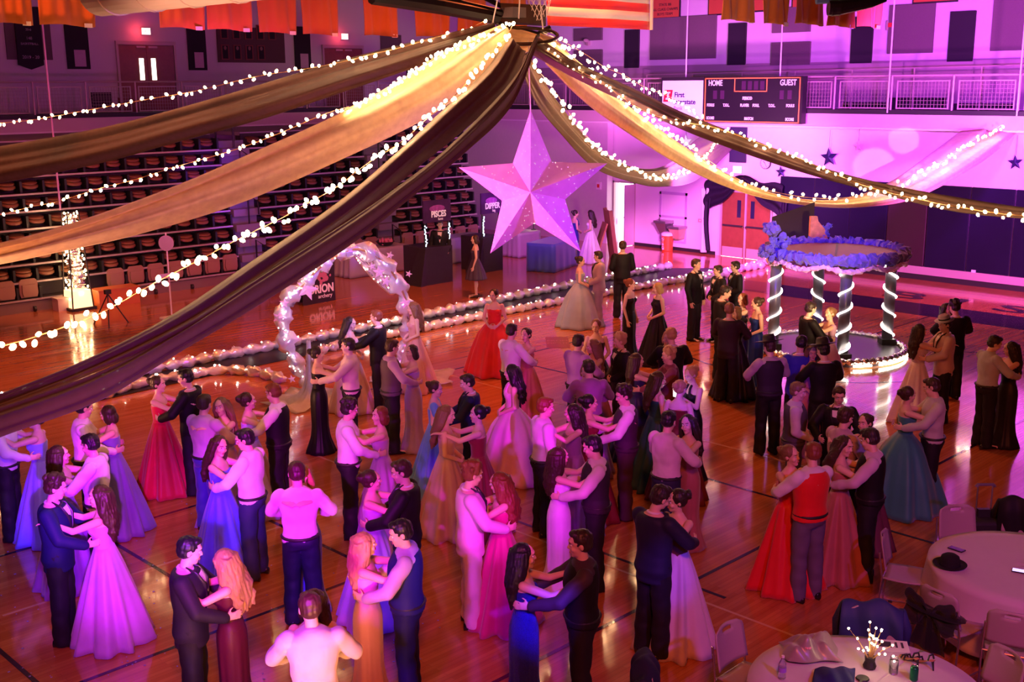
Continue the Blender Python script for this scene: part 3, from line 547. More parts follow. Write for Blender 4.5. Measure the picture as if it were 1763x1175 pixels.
# ================================================================ BANNERS UNDER THE ROOF
m_or1 = mat('banner_orange', (.5, .13, .02), .8, noise_amt=.08, nscale=3, sheen=.2)
def flag(x0, x1, yb0, Y, label, top=8.4, kdy=0.):
    a = pY(x0, yb0, Y); b = pY(x1, yb0, Y); w = b.x-a.x; zb = (a.z+b.z)/2; t = thing('roof_banner', label, 'banner', (a.x, Y, zb), group='orange banners hanging from the roof')
    P = [[(w*u+.01*math.sin(7*v), .05*math.sin(u*9+v*3+x0)*(1-v*.6)+.02*math.sin(u*25), (top-zb)*v+.02*math.sin(u*5)*(1-v)) for v in np.linspace(0, 1, 9)] for u in np.linspace(0, 1, 22)]
    cloth_grid(P, 'cloth', m_or1, t, .01, 0); MB().cyl((-.05, 0, top-zb), (w+.05, 0, top-zb), .03, 8).build('top_pole', m_dark, t); MB().bb((w-.22, -.03, -.03), (w-.06, -.02, .05)).build('corner_tag', m_white, t)
    for xx in (.1, w-.1): MB().cyl((xx, 0, top-zb), (xx, 0, 10.99-zb), .008, 5).build('cord', m_white, t)
LB = [(-8, 58, 41), (70, 163, 44), (277, 352, 49), (359, 433, 52), (445, 512, 57), (520, 584, 60), (626, 686, 62), (716, 774, 64), (788, 838, 66), (862, 905, 68)]
LL = ['leftmost orange banner at the upper left corner', 'wide orange banner hanging second from the left edge', 'orange banner just right of the left exit sign', 'orange banner over the left half of the trophy board', 'orange banner over the right of the trophy board', 'orange banner left of the second exit sign', 'orange banner right of the second exit sign', 'orange banner left of the drape hub', 'orange banner directly behind the drape hub lights', 'rightmost orange banner of the left row, behind the hub']
for (x0, x1, y), l in zip(LB, LL): flag(x0, x1, y, 22.5, l)
for (x0, x1, y), l in zip([(1241, 1298, 36), (1312, 1358, 42), (1367, 1417, 42), (1423, 1470, 46), (1477, 1516, 47)], ['leftmost of the five right-hand orange banners', 'second of the right-hand orange banners', 'middle one of the right-hand orange banners', 'fourth right-hand orange banner, below the spotlight bar', 'rightmost orange banner, above the narrow black panel']): flag(x0, x1, y, 13., l, 7.9)
flag(1068, 1082, 12, 20.5, 'small sliver of orange banner behind the striped flag', 8.2)
# striped national flag
Yf = 17.7; a = pY(943, 44, Yf); b = pY(1121, 51, Yf); w = b.x-a.x; sh = .2; t = thing('national_flag', 'large red and white striped national flag hanging right of the drape hub', 'flag', (a.x, Yf, (a.z+b.z)/2))
fr_, fw_ = mat('flag_red', (.75, .02, .03), .7, sheen=.2), mat('flag_white', (.8, .75, .72), .7, sheen=.2)
fold = lambda u, z: .06*math.sin(u*7+z*1.2)+.02*math.sin(u*19)
for k in range(13):
    P = [[(w*u, fold(u, sh*(k+v)), sh*(k+v)) for v in (0, .5, 1)] for u in np.linspace(0, 1, 24)]; cloth_grid(P, 'stripe', fr_ if k % 2 == 0 else fw_, t, .01, 0)
P = [[(w*.4*u, fold(.4*u, sh*(6+7*v))-.012, sh*(6+7*v)) for v in np.linspace(0, 1, 4)] for u in np.linspace(0, 1, 10)]; cloth_grid(P, 'canton', mat('flag_blue', (.02, .03, .2), .7), t, .01, 0)
for r_ in range(9):
    for c in range(6 if r_ % 2 == 0 else 5):
        uu = (.03+.066*c+(0 if r_ % 2 == 0 else .033)); s_ = star_mb(.045, .018, .006).build('canton_star', fw_, t); s_.matrix_local = wallM((w*uu, fold(uu, 0)-.06, sh*6+.12+.15*r_), 'Y')
MB().bb((w-.02, -.03, 0), (w+.03, .03, sh*13)).build('heading', fw_, t); MB().cyl((-.1, 0, sh*13), (w+.1, 0, sh*13), .03, 8).build('pole', m_dark, t)
# overhead: duct, folded basketball hoop, stage light bar
pa, pb = pX(175, 20, 9.3), pX(640, -22, 9.3); pa.z = pb.z = 7.1; t = thing('air_duct', 'pale round air duct crossing the upper left', 'duct', pa)
d = pb-pa; MB().cyl((0, 0, 0), d, .4, 24).build('duct_pipe', mat('duct_white', (.72, .66, .72), .5), t)
for k in range(6): q = d*(k/6+.08); MB().cyl(q, q+d.normalized()*.06, .42, 24).build('duct_seam', mat('duct_white', ()), t)
for k in (1, 4): q = d*(k/6); MB().cyl(q+Vector((0, 0, .4)), q+Vector((0, 0, 3.88)), .015, 6).build('hanger', m_steel, t)
t = thing('folded_hoop', 'raised black basketball backboard frame with net above the drape hub', 'basketball hoop', pD(905, 26, 21.))
R_ = Matrix.Rotation(YAW-PI/2, 4, 'Z').to_3x3()
def LP(x, y, D=21.): return pD(x, y, D)-t.location
mk = mat('hoop_black', (.012, .01, .015), .4, .4)
MB().tube([LP(640, -6, 19), LP(760, 12, 20), LP(855, 30, 21)], .13, 8).build('arm', mk, t); MB().tube([LP(740, -10, 20), LP(800, 8, 20.5), LP(870, 24, 21)], .07, 8).build('arm', mk, t)
MB().tube([LP(830, -6), LP(878, 18)], .05, 6).build('brace', mk, t)
b_ = MB(); b_.prism([(0, 0), (1, 0), (1, .62), (0, .62)], LP(862, 38), LP(940, 42)-LP(862, 38), (0, 0, .55), CF*.12); b_.build('backboard', mk, t)
MB().tube([LP(845, 24), LP(862, 44), LP(925, 60), LP(948, 48)], .06, 8).build('lower_bar', mk, t)
MB().box(LP(890, 22), (.5, .3, .18)).build('motor_box', mat('motor_grey', (.3, .28, .32), .4, .5), t)
c = LP(928, -3); MB().tube([c+Vector((.23*math.cos(a), .23*math.sin(a), 0)) for a in np.linspace(0, 2*PI, 18)[:-1]], .012, 6, True).build('rim', mat('rim_orange', (.8, .15, .03), .4), t)
mb = MB()
for k in range(12):
    for s_ in (1, -1): mb.tube([c+Vector(((.23-.11*v)*math.cos(k*PI/6+s_*v*1.2), (.23-.11*v)*math.sin(k*PI/6+s_*v*1.2), -.4*v)) for v in np.linspace(0, 1, 6)], .006, 4)
mb.build('net', m_white, t, kind='stuff')
t = thing('light_bar', 'black stage spotlight on a teal bar at the top right', 'stage light', pD(1440, 8, 19.))
def LP(x, y, D=19.): return pD(x, y, D)-t.location
MB().tube([LP(1405, 0), LP(1530, -8)], .07, 8).build('bar', mat('bar_teal', (.1, .3, .35), .4, .5), t)
MB().tube([LP(1430, 16), LP(1448, 13), LP(1500, 4), LP(1525, -2)], [.12, .12, .09, .05], 12).build('lamp_body', mk, t); MB().tube([LP(1426, 14), LP(1446, 14)], .125, 12).build('lamp_head', mk, t)
MB().tube([LP(1450, 14), LP(1478, 8)], .015, 6).build('yoke', m_chrome, t)

# ================================================================ DRAPES AND STRING LIGHTS
def cr(pts, n):        # Catmull-Rom through points, n samples
    P = [np.array(p, float) for p in pts]; P = [2*P[0]-P[1]]+P+[2*P[-1]-P[-2]]; out = []; K = len(P)-3
    for i in range(n):
        t = i/(n-1)*K; k = min(int(t), K-1); t -= k; a, b, c, d = P[k:k+4]
        out.append(.5*((2*b)+(-a+c)*t+(2*a-5*b+4*c-d)*t*t+(-a+3*b-3*c+d)*t**3))
    return out
def drape_mat(name, col, tr, rough=.65, sheen=.3, tw=.4):
    m = bpy.data.materials.new(name); m.use_nodes = True; nt = m.node_tree; N = nt.nodes; L = nt.links; b = N['Principled BSDF']; out = N['Material Output']
    b.inputs['Base Color'].default_value = (*col, 1); b.inputs['Roughness'].default_value = rough; b.inputs['Sheen Weight'].default_value = sheen
    tc = N.new('ShaderNodeTexCoord'); no = N.new('ShaderNodeTexNoise'); no.inputs['Scale'].default_value = 9; no.inputs['Detail'].default_value = 6; L.new(tc.outputs['Object'], no.inputs[0])
    mx = N.new('ShaderNodeMix'); mx.data_type = 'RGBA'; mx.inputs[6].default_value = (*[c*.7 for c in col], 1); mx.inputs[7].default_value = (*[min(1, c*1.3) for c in col], 1); L.new(no.outputs['Fac'], mx.inputs[0]); L.new(mx.outputs[2], b.inputs['Base Color'])
    t = N.new('ShaderNodeBsdfTranslucent'); L.new(mx.outputs[2], t.inputs[0]); s = N.new('ShaderNodeMixShader'); s.inputs[0].default_value = tw; L.new(b.outputs[0], s.inputs[1]); L.new(t.outputs[0], s.inputs[2])
    tp = N.new('ShaderNodeBsdfTransparent'); s2 = N.new('ShaderNodeMixShader'); s2.inputs[0].default_value = tr; L.new(s.outputs[0], s2.inputs[1]); L.new(tp.outputs[0], s2.inputs[2]); L.new(s2.outputs[0], out.inputs[0]); return m
m_dk = drape_mat('drape_black_sheer', (.12, .055, .045), .05); m_cr = drape_mat('drape_cream', (.9, .68, .46), .02, tw=.5); m_crp = drape_mat('drape_cream_sheer', (.78, .62, .5), .22)
hub = thing('drape_hub', 'round metal hoop above the dance floor that the drapes hang from', 'hub', pD(898, 58, 18.4))
ringp = [pD(898+62*math.cos(a), 62+14*math.sin(a), 18.4-.55*math.sin(a))-hub.location for a in np.linspace(0, 2*PI, 33)[:-1]]
MB().tube(ringp, .03, 8, True).build('hoop', mat('hoop_dark', (.05, .03, .02), .4, .6), hub)
for x, y, x2, y2 in [(848, 40, 872, -12), (893, 32, 899, -12), (935, 50, 922, -12)]: MB().cyl(pD(x, y, 18.4)-hub.location, pD(x2, y2-60, 18.4)-hub.location, .012, 6).build('hanging_cord', m_white, hub)
def drape(label, up, lo, m, folds=5, amp=.07, n=72, nv=40, seed=0):
    """up/lo: lists of (px, py, depth): the two hems of the cloth, followed in 3-D"""
    U = cr(up, n); L_ = cr(lo, n); org = pD(*up[0]); r_ = random.Random(seed); ph = r_.random()*6; P = []
    cs = [(r_.uniform(.6, 1.), f, r_.random()*6, r_.uniform(-2, 2)) for f in (folds, folds*1.9, folds*3.1, folds*5.3)]
    for i in range(n):
        a = pD(*U[i]); b = pD(*L_[i]); t = i/(n-1); row = []
        for j in range(nv):
            v = j/(nv-1); p = a.lerp(b, v); h = sum(A*(1, .5, .16)[k]*math.sin(2*PI*f*v*.5+q+s_*t*1.5+.6*math.sin(3*t+k)) for k, (A, f, q, s_) in enumerate(cs[:3]))
            bow = -(1-(2*v-1)**2)*.14       # cloth bellies towards the viewer side
            row.append(p+(CF*(amp*h+bow))-org)
        P.append(row)
    o = MB().grid(P).build('ceiling_drape', m, None, True); o.location = org
    so = o.modifiers.new('s', 'SOLIDIFY'); so.thickness = .006; so.offset = 0
    tag(o, label, 'drape', 'ceiling drapes'); return o
drape('dark sheer drape running to the upper left, the farthest left one', [(850, 42, 18.3), (780, 58, 18.6), (600, 103, 20), (450, 148, 21), (300, 191, 22), (170, 223, 23), (0, 253, 24), (-120, 268, 25)], [(862, 62, 18.1), (790, 88, 18.4), (600, 153, 19.6), (450, 203, 20.6), (300, 244, 21.6), (170, 280, 22.6), (0, 314, 23.6), (-120, 330, 24.6)], m_dk, 3, .09, seed=1)
drape('broad cream drape sweeping to the left edge', [(866, 42, 18.), (800, 70, 17.9), (740, 108, 17.6), (600, 189, 17), (460, 254, 16.5), (300, 324, 16), (133, 385, 15.6), (0, 422, 15.4), (-120, 445, 15.2)], [(884, 70, 17.9), (830, 130, 17.7), (740, 197, 17.4), (600, 266, 16.8), (405, 350, 16.2), (230, 403, 15.8), (110, 430, 15.5), (0, 454, 15.2), (-120, 475, 15.)], m_cr, 2.6, .10, seed=2)
drape('brown gauze drape hanging below the hub beside the second light string', [(874, 66, 17.9), (830, 125, 17.5), (760, 190, 16.8), (680, 265, 15.8), (580, 350, 14.5), (440, 447, 12.8), (300, 542, 11.3), (150, 620, 10.), (0, 680, 9.), (-120, 725, 8.4)], [(905, 90, 17.8), (880, 150, 17.4), (800, 225, 16.6), (720, 290, 15.6), (620, 372, 14.2), (480, 470, 12.5), (340, 560, 11.), (170, 640, 9.8), (0, 706, 8.8), (-120, 748, 8.2)], m_dk, 2.6, .10, seed=3)
drape('dark heavy drape sweeping down to the lower left, nearest the camera', [(922, 62, 17.9), (880, 140, 17.2), (780, 245, 15.9), (700, 310, 15.), (600, 380, 13.8), (443, 480, 12.), (306, 570, 10.8), (170, 640, 9.6), (0, 702, 8.6), (-120, 745, 8.)], [(926, 76, 17.7), (880, 185, 17), (800, 265, 15.8), (700, 348, 14.7), (600, 425, 13.5), (443, 527, 11.8), (306, 608, 10.5), (170, 690, 9.3), (0, 752, 8.3), (-120, 800, 7.8)], m_dk, 2.4, .10, seed=4)
drape('brown drape swagging behind the big star to under the bank sign', [(908, 92, 18.6), (955, 170, 20.5), (1023, 252, 24), (1074, 283, 26.5), (1120, 291, 28.5), (1159, 277, 31), (1205, 236, 34), (1262, 222, 36)], [(890, 100, 18.4), (920, 175, 20), (965, 231, 22.5), (1023, 289, 25), (1091, 314, 27.5), (1138, 321, 29), (1200, 310, 32.), (1262, 256, 36)], m_dk, 4, .08, seed=5)
drape('cream drape swagging low across the right wall up to the gallery rail', [(930, 58, 18.6), (985, 100, 19.5), (1084, 184, 22), (1180, 254, 24.5), (1275, 312, 26), (1360, 340, 26), (1452, 342, 26.), (1531, 314, 27), (1606, 262, 28.5), (1655, 225, 30.2)], [(940, 110, 18.3), (1000, 170, 19.3), (1060, 215, 21), (1180, 290, 24), (1290, 335, 25.7), (1401, 355, 25.8), (1490, 356, 25.8), (1580, 340, 26.6), (1690, 280, 28), (1757, 224, 30.)], m_cr, 4, .07, seed=6)
drape('dark sheer drape crossing to the right edge, nearest the camera on the right', [(926, 64, 18.3), (990, 106, 18), (1091, 153, 17.3), (1180, 196, 16.6), (1299, 242, 15.6), (1401, 285, 14.8), (1503, 313, 14), (1640, 338, 13), (1763, 357, 12.2), (1880, 368, 11.5)], [(914, 92, 18.1), (990, 134, 17.8), (1091, 182, 17.1), (1180, 225, 16.4), (1299, 270, 15.4), (1401, 303, 14.6), (1503, 331, 13.8), (1640, 365, 12.8), (1763, 378, 12.), (1880, 386, 11.3)], m_dk, 3, .05, seed=7)
drape('short golden drape piece tucked under the hub on its right', [(930, 56, 18.7), (960, 70, 18.9), (990, 104, 19.3), (1010, 125, 19.6)], [(928, 84, 18.5), (950, 100, 18.7), (975, 118, 19.), (1000, 135, 19.4)], m_cr, 3, .04, 20, 20, seed=8)
drape('golden gathered cloth hanging inside the hub', [(880, 48, 18.9), (900, 52, 19.), (925, 60, 19)], [(862, 90, 18.6), (890, 96, 18.7), (915, 86, 18.7)], m_cr, 5, .06, 20, 30, seed=9)
m_bulb = mat('bulb_warm', (1, .8, .5), .4, emit=55, ecol=(1, .58, .27)); m_wirec = mat('cord_gold', (.5, .3, .12), .5)
bulb_me = MB().ell((0, 0, 0), (.0165, .0165, .023), 8, 6).mesh('bulb', True); bulb_me.materials.append(m_bulb)
def string(label, pts, nb, r=1., jit=.05, spread=.0, n=90, name='string_light', m=None, bm=None, grp='string lights'):
    C_ = [pD(*p) for p in cr(pts, n)]; org = C_[0]; t = thing(name, label, 'string light', org, group=grp)
    MB().tube([p-org for p in C_], .006, 4).build('cord', m or m_wirec, t)
    q = random.Random(len(label)); s = 0; me = bm or bulb_me
    L = [0]
    for a, b in zip(C_, C_[1:]): L.append(L[-1]+(b-a).length)
    for k in range(nb):
        u = (k+.5+q.uniform(-.38, .38))/nb*L[-1]; i = min(max(1, int(np.searchsorted(L, u))), n-1); f = (u-L[i-1])/(L[i]-L[i-1]); p = C_[i-1].lerp(C_[i], f)
        o = ob('bulb', me, None, t); o.location = p-org+Vector((q.uniform(-1, 1)*jit*.5, q.uniform(-1, 1)*jit*.5, q.uniform(-1, .8)*jit))
        sc_ = r*q.uniform(.85, 1.12); o.scale = (sc_,)*3; o.rotation_euler = (q.uniform(-1, 1), q.uniform(-1, 1), 0)
    return t
string('string of warm bulbs along the top of the farthest left dark drape', [(838, 34, 18.2), (800, 52, 18.4), (750, 64, 18.6), (690, 82, 18.9), (640, 93, 19.2), (600, 104, 19.6), (530, 118, 20), (440, 132, 20.6), (345, 155, 21.2), (250, 172, 21.8), (150, 190, 22.4), (60, 206, 23), (0, 212, 23.3), (-60, 216, 23.6)], 66, 1.6)
string('string of warm bulbs on the upper hem of the broad cream drape, near end', [(880, 38, 17.8), (850, 58, 17.8), (790, 78, 17.6), (740, 105, 17.4), (690, 138, 17.2), (640, 168, 17), (590, 190, 17)], 75, 1.35, .07)
string('string of warm bulbs above the cream drape continuing to the left edge', [(600, 184, 17), (560, 196, 17.4), (480, 230, 18.2), (410, 256, 19), (350, 274, 19.4), (300, 288, 19.8), (230, 310, 20.3), (170, 325, 20.6), (100, 347, 21), (50, 357, 21.3), (0, 370, 21.6), (-60, 382, 22)], 52, 1.5)
string('string of warm bulbs along the brown gauze drape down to the lower left', [(882, 44, 17.6), (868, 70, 17.5), (835, 105, 17.3), (790, 158, 16.9), (740, 200, 16.4), (690, 245, 15.8), (630, 283, 15.2), (580, 322, 14.6), (530, 350, 14.1), (480, 378, 13.6), (430, 402, 13.1), (380, 428, 12.7), (320, 460, 12.3), (290, 475, 12.1), (245, 499, 11.8), (210, 520, 11.6), (160, 545, 11.3), (100, 567, 11), (50, 583, 10.8), (0, 597, 10.6), (-60, 612, 10.4)], 112, 1.6, .07)
string('string of warm bulbs along the swag behind the big star', [(915, 108, 18.3), (950, 150, 19.6), (985, 202, 21.2), (1025, 250, 23.4), (1075, 284, 25.6), (1120, 303, 27.6), (1160, 302, 29.5), (1200, 282, 31.8), (1235, 246, 34.3)], 90, 1.8, .09)
string('string of warm bulbs on the low cream drape across the right wall', [(955, 72, 18.5), (1010, 118, 19.4), (1080, 172, 21.4), (1150, 226, 23.2), (1230, 283, 25), (1290, 318, 25.5), (1345, 333, 25.4), (1400, 341, 25.4), (1450, 341, 25.4), (1520, 328, 25.8), (1600, 290, 26.9), (1665, 250, 28.1), (1728, 213, 29.3)], 130, 1.75, .09)
string('string of warm bulbs on the dark drape running to the right edge', [(940, 86, 18), (985, 115, 17.8), (1035, 142, 17.4), (1100, 186, 16.9), (1160, 208, 16.5), (1224, 218, 15.9), (1289, 240, 15.4), (1374, 272, 14.7), (1452, 306, 14.), (1503, 324, 13.6), (1571, 341, 13.1), (1640, 355, 12.6), (1708, 366, 12.2), (1763, 372, 11.8), (1820, 378, 11.4)], 100, 1., .05)
string('thin string of bulbs from the hub to the bank sign', [(935, 56, 18.8), (962, 68, 19.5), (985, 80, 20.4), (1015, 98, 21.8), (1040, 115, 23), (1075, 130, 24.8), (1110, 150, 26.8), (1150, 165, 29), (1178, 182, 30.5), (1212, 206, 32.8)], 46, 1.6, .09)
# ---------------- big star
c = pD(918, 327, 18.4); gl = bpy.data.materials.new('glitter_star'); gl.use_nodes = True; nt = gl.node_tree; N = nt.nodes; b = N['Principled BSDF']
b.inputs['Base Color'].default_value = (.8, .5, .8, 1); b.inputs['Roughness'].default_value = .42; b.inputs['Sheen Weight'].default_value = .2
tc = N.new('ShaderNodeTexCoord'); vo = N.new('ShaderNodeTexVoronoi'); vo.inputs['Scale'].default_value = 14; nt.links.new(tc.outputs['Object'], vo.inputs[0])
cp = N.new('ShaderNodeValToRGB'); cp.color_ramp.elements[0].position = .05; cp.color_ramp.elements[0].color = (1, 1, 1, 1); cp.color_ramp.elements[1].position = .12; cp.color_ramp.elements[1].color = (0, 0, 0, 1); nt.links.new(vo.outputs['Distance'], cp.inputs[0]); nt.links.new(cp.outputs[0], b.inputs['Metallic'])
no = N.new('ShaderNodeTexNoise'); no.inputs['Scale'].default_value = 5; no.inputs['Detail'].default_value = 8; nt.links.new(tc.outputs['Object'], no.inputs[0]); mx = N.new('ShaderNodeMix'); mx.data_type = 'RGBA'; mx.inputs[6].default_value = (.62, .36, .64, 1); mx.inputs[7].default_value = (.88, .64, .86, 1); nt.links.new(no.outputs['Fac'], mx.inputs[0]); nt.links.new(mx.outputs[2], b.inputs['Base Color'])
star = star_mb(1.27, .54, .42).build('giant_star', gl); zax = -(CF+CU*.0); zax.z = 0; zax = (zax.normalized()+_R0*-.13).normalized(); yax = Vector((0, 0, 1)); xax = yax.cross(zax)
RM = Matrix(((xax.x, yax.x, zax.x), (xax.y, yax.y, zax.y), (xax.z, yax.z, zax.z))).to_4x4()
star.matrix_world = Matrix.Translation(c) @ RM @ Matrix.Rotation(.03, 4, 'Z'); tag(star, 'giant faceted pink-lit glitter star hanging under the hub', 'star')
MB().cyl((0, 1.25, 0), (0, 2.35, 0), .01, 6).build('hanging_cord', m_white, star)
# spangles: small mirror chips on the star faces
mb = MB(); q = random.Random(3)
R_, r_ = 1.27, .54
for _ in range(160):
    k = q.randrange(10); a0 = PI/2+k*PI/5; a1 = a0+PI/5; q0, q1 = (R_, r_) if k % 2 == 0 else (r_, R_); A = Vector((q0*math.cos(a0), q0*math.sin(a0), 0)); B = Vector((q1*math.cos(a1), q1*math.sin(a1), 0)); C_ = Vector((0, 0, .42))
    s1, s2 = q.random(), q.random(); s1, s2 = (1-s1, 1-s2) if s1+s2 > 1 else (s1, s2); p = A+(B-A)*s1+(C_-A)*s2; mb.ell(p+Vector((0, 0, .004)), (.009, .009, .006), 6, 4)
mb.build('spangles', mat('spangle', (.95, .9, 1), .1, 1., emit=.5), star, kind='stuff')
# ================================================================ FOIL WALKWAY, ARCH, COLUMN, GAZEBO
m_foil = mat('silver_foil', (.9, .9, .95), .25, .4, bump=.5, bscale=14); m_foilw = mat('silver_foil_warm', (.9, .85, .8), .2, .9, bump=.8, bscale=18)
gar_bulb = MB().ell((0, 0, 0), (.02, .02, .016), 6, 4).mesh('mini_bulb'); gar_bulb.materials.append(mat('bulb_garland', (1, .9, .75), .4, emit=32, ecol=(1, .82, .66)))
def foil_rope(name, label, pts, r, seg, grp=None, seed=1, sprd=.26, mm=None, cat='garland', nr=9, parent=None):
    """gathered foil: pillows between pinches"""
    P = [Vector(p) for p in pts]; org = P[0] if parent is None else Vector((0, 0, 0)); q = random.Random(seed); L = [0]
    for a, b in zip(P, P[1:]): L.append(L[-1]+(b-a).length)
    n = max(8, int(L[-1]/seg)*6); C_ = []; rad = []
    for i in range(n+1):
        u = L[-1]*i/n; k = min(max(1, int(np.searchsorted(L, u))), len(P)-1); f = (u-L[k-1])/max(1e-6, L[k]-L[k-1]); C_.append(P[k-1].lerp(P[k], f)-org); rad.append(r*(.5+.62*abs(math.sin(PI*i/6)))*q.uniform(.85, 1.15))
    mb = MB().tube(C_, rad, nr)
    mb.v = [(v[0]+q.uniform(-1, 1)*r*sprd, v[1]+q.uniform(-1, 1)*r*sprd, v[2]+q.uniform(-1, 1)*r*sprd*.8) for v in mb.v]
    o = mb.build(name, mm or m_foil, parent, True)
    if parent is None: o.location = org; tag(o, label, cat, grp)
    for i in range(3, n, 6):
        for k in range(2 if parent is None else 0): b = ob('mini_bulb', gar_bulb, None, o if parent is None else parent); b.location = C_[i]+Vector((q.uniform(-1, 1)*r*.7, q.uniform(-1, 1)*r*.7, r*q.uniform(.75, 1.)))
    return o
up = [(7.2, 20.35), (10.7, 20.4), (15, 20.45), (20, 20.75), (24, 20.9), (27.6, 20.9)]; lo = [(7.2, 19.1), (10.4, 19.35), (14.5, 19.45), (18.6, 19.5), (24, 19.3), (29.6, 18.9)]
mb = MB(); n = 24; U = cr(up, n); L2 = cr(lo, n); mb.grid([[(a[0], a[1], .012), ((a[0]+b[0])/2, (a[1]+b[1])/2, .012+.006*math.sin(i)), (b[0], b[1], .012)] for i, (a, b) in enumerate(zip(U, L2))])
tag(mb.build('walkway_runner', mat('runner_black', (.012, .008, .016), .45)), 'long black runner on the floor between two foil garlands', 'runner')
foil_rope('foil_garland', 'far silver foil garland edging the black runner, behind the arch', [(*p[:2], .1) for p in cr(up, 40)], .11, .36, 'foil garlands', 1)
foil_rope('foil_garland', 'near silver foil garland edging the black runner, in front of the arch side', [(*p[:2], .1) for p in cr([(14.3, 19.45), (18.6, 19.5), (24, 19.3), (29.6, 18.9)], 30)], .10, .34, 'foil garlands', 2)
foil_rope('foil_garland', 'silver foil garland curving across the floor to the left foot of the arch', [(p[0], p[1], .09) for p in cr([tuple(pz(172, 690)), tuple(pz(240, 668)), tuple(pz(330, 652)), tuple(pz(380, 645)), tuple(pz(440, 648)), tuple(pz(490, 662))], 26)], .1, .36, 'foil garlands', 3)
foil_rope('foil_garland', 'short silver foil garland behind the arch opening', [(p[0], p[1], .09) for p in cr([tuple(pz(535, 628)), tuple(pz(548, 612)), tuple(pz(590, 600)), tuple(pz(640, 590))], 14)], .1, .36, 'foil garlands', 5)
foil_rope('foil_garland', 'blue-silver foil garland from the gazebo across the floor behind the tuxedo man', [(p[0], p[1], .09) for p in cr([tuple(pz(1205, 487)), tuple(pz(1245, 478)), tuple(pz(1285, 464)), tuple(pz(1325, 455))], 14)], .1, .36, 'foil garlands', 6)
# moon arch: foil-wrapped ring standing on the floor with a lattice crescent and stars
ac = pz(615, 668); Dd = (ac-EYE).dot(CF)
pA = pz(535, 672); pB = pz(697, 655); mid = (pA+pB)/2; ax = (pB-pA).normalized()
def AP(x, y):      # point on the arch's vertical plane through its feet
    d = ray(x, y); nrm = Vector((-ax.y, ax.x, 0)); return EYE+d*((mid-EYE).dot(nrm)/d.dot(nrm))
t = thing('moon_arch', 'foil-wrapped crescent moon arch with pink stars standing on the dance floor', 'arch', mid)
ring_px = [(548, 680), (528, 655), (508, 625), (493, 585), (488, 545), (495, 515), (515, 495), (545, 462), (580, 438), (612, 428), (645, 440), (672, 468), (692, 505), (704, 545), (703, 585), (690, 620), (676, 640), (664, 652)]
RP = [AP(*p[:2])-mid for p in cr(ring_px, 70)]; 
for p in RP: p.z = max(p.z, .1)
foil_rope('ring', None, RP, .15, .42, seed=4, sprd=.35, parent=t, nr=10, )
nrm = Vector((-ax.y, ax.x, 0))
for s_, m_ in ((.12, mat('arch_copper', (.8, .35, .12), .3, .8)), (-.12, mat('arch_gold', (.85, .6, .35), .3, .8))): MB().tube([p*1.0+nrm*s_+Vector((0, 0, -.0)) for p in RP[24:60]], .022, 6).build('edge_hoop', m_, t)
# lattice crescent inside upper right
inn = [AP(*p[:2])-mid for p in cr([(604, 434), (622, 456), (642, 480), (660, 497), (674, 507), (684, 499), (682, 480), (668, 458), (642, 441), (606, 432)], 40)]
MB().tube(inn, .018, 6, True).build('crescent_rim', mat('arch_gold', ()), t)
mb = MB(); q = random.Random(9)
for _ in range(70):
    k = q.randrange(len(inn)); a = inn[k]; b = inn[(k+len(inn)//2+q.randrange(-3, 3)) % len(inn)]; mb.cyl(a, b, .006, 4)
mb.build('lattice', mat('lattice_pale', (.8, .6, .6), .4, .5), t, kind='stuff')
sb = MB().ell((0, 0, 0), (.013, .013, .013), 6, 4).mesh('mini_bulb'); sb.materials.append(mat('bulb_cool', (1, .9, .85), .4, emit=10, ecol=(1, .82, .75)))
for _ in range(42): a = inn[q.randrange(len(inn))]; b = inn[q.randrange(len(inn))]; o = ob('mini_bulb', sb, None, t); o.location = a.lerp(b, q.random())+nrm*q.uniform(-.06, .06)
for _ in range(46): a = RP[q.randrange(2, 34)]; o = ob('mini_bulb', sb, None, t); o.location = a+nrm*-.17+ax*q.uniform(-.14, .02)+Vector((0, 0, q.uniform(-.05, .05)))
m_ps = mat('star_pink', (.85, .45, .75), .35, emit=.15)
for x, y, R_ in [(526, 496, .22), (477, 545, .12), (637, 457, .08), (649, 467, .13), (661, 483, .11), (694, 520, .12), (640, 432, .07), (668, 438, .08), (712, 527, .07), (700, 470, .07), (487, 520, .1), (500, 650, .08)]:
    o = star_mb(R_, R_*.45, .03, rot=q.uniform(-.4, .4)).build('ornament_star', m_ps, t); o.matrix_local = Matrix.Translation(AP(x, y)-mid-nrm*.14*(1 if nrm.dot(CF) > 0 else -1)) @ RM
# tulle puddle at both feet
def puddle(px, py, rr, hgt, label, seed):
    p = pz(px, py); t2 = thing('tulle_puddle', label, 'fabric', p, group='white tulle at the arch feet'); q = random.Random(seed); P = []
    for i in range(15):
        f = i/14; r0 = .03+(rr-.03)*f**1.5; row = []
        for j in range(40):
            a = 2*PI*j/39; w_ = 1+.14*math.sin(5*a+seed)+.07*math.sin(11*a+f*3); row.append((r0*w_*math.cos(a), r0*w_*math.sin(a)*.9, hgt*(1-f)**6+.10*(1-f)+.04+.035*math.sin(9*a+f*8)*f+.02*math.sin(23*a)))
        P.append(row)
    cloth_grid(P, 'tulle', drape_mat('tulle_white%d' % seed, (.85, .8, .85), .18), t2, .01, 0); return t2
puddle(536, 690, .78, .95, 'pile of white tulle around the left foot of the moon arch', 1); puddle(712, 655, .8, .9, 'white tulle spread at the right foot of the moon arch', 2)
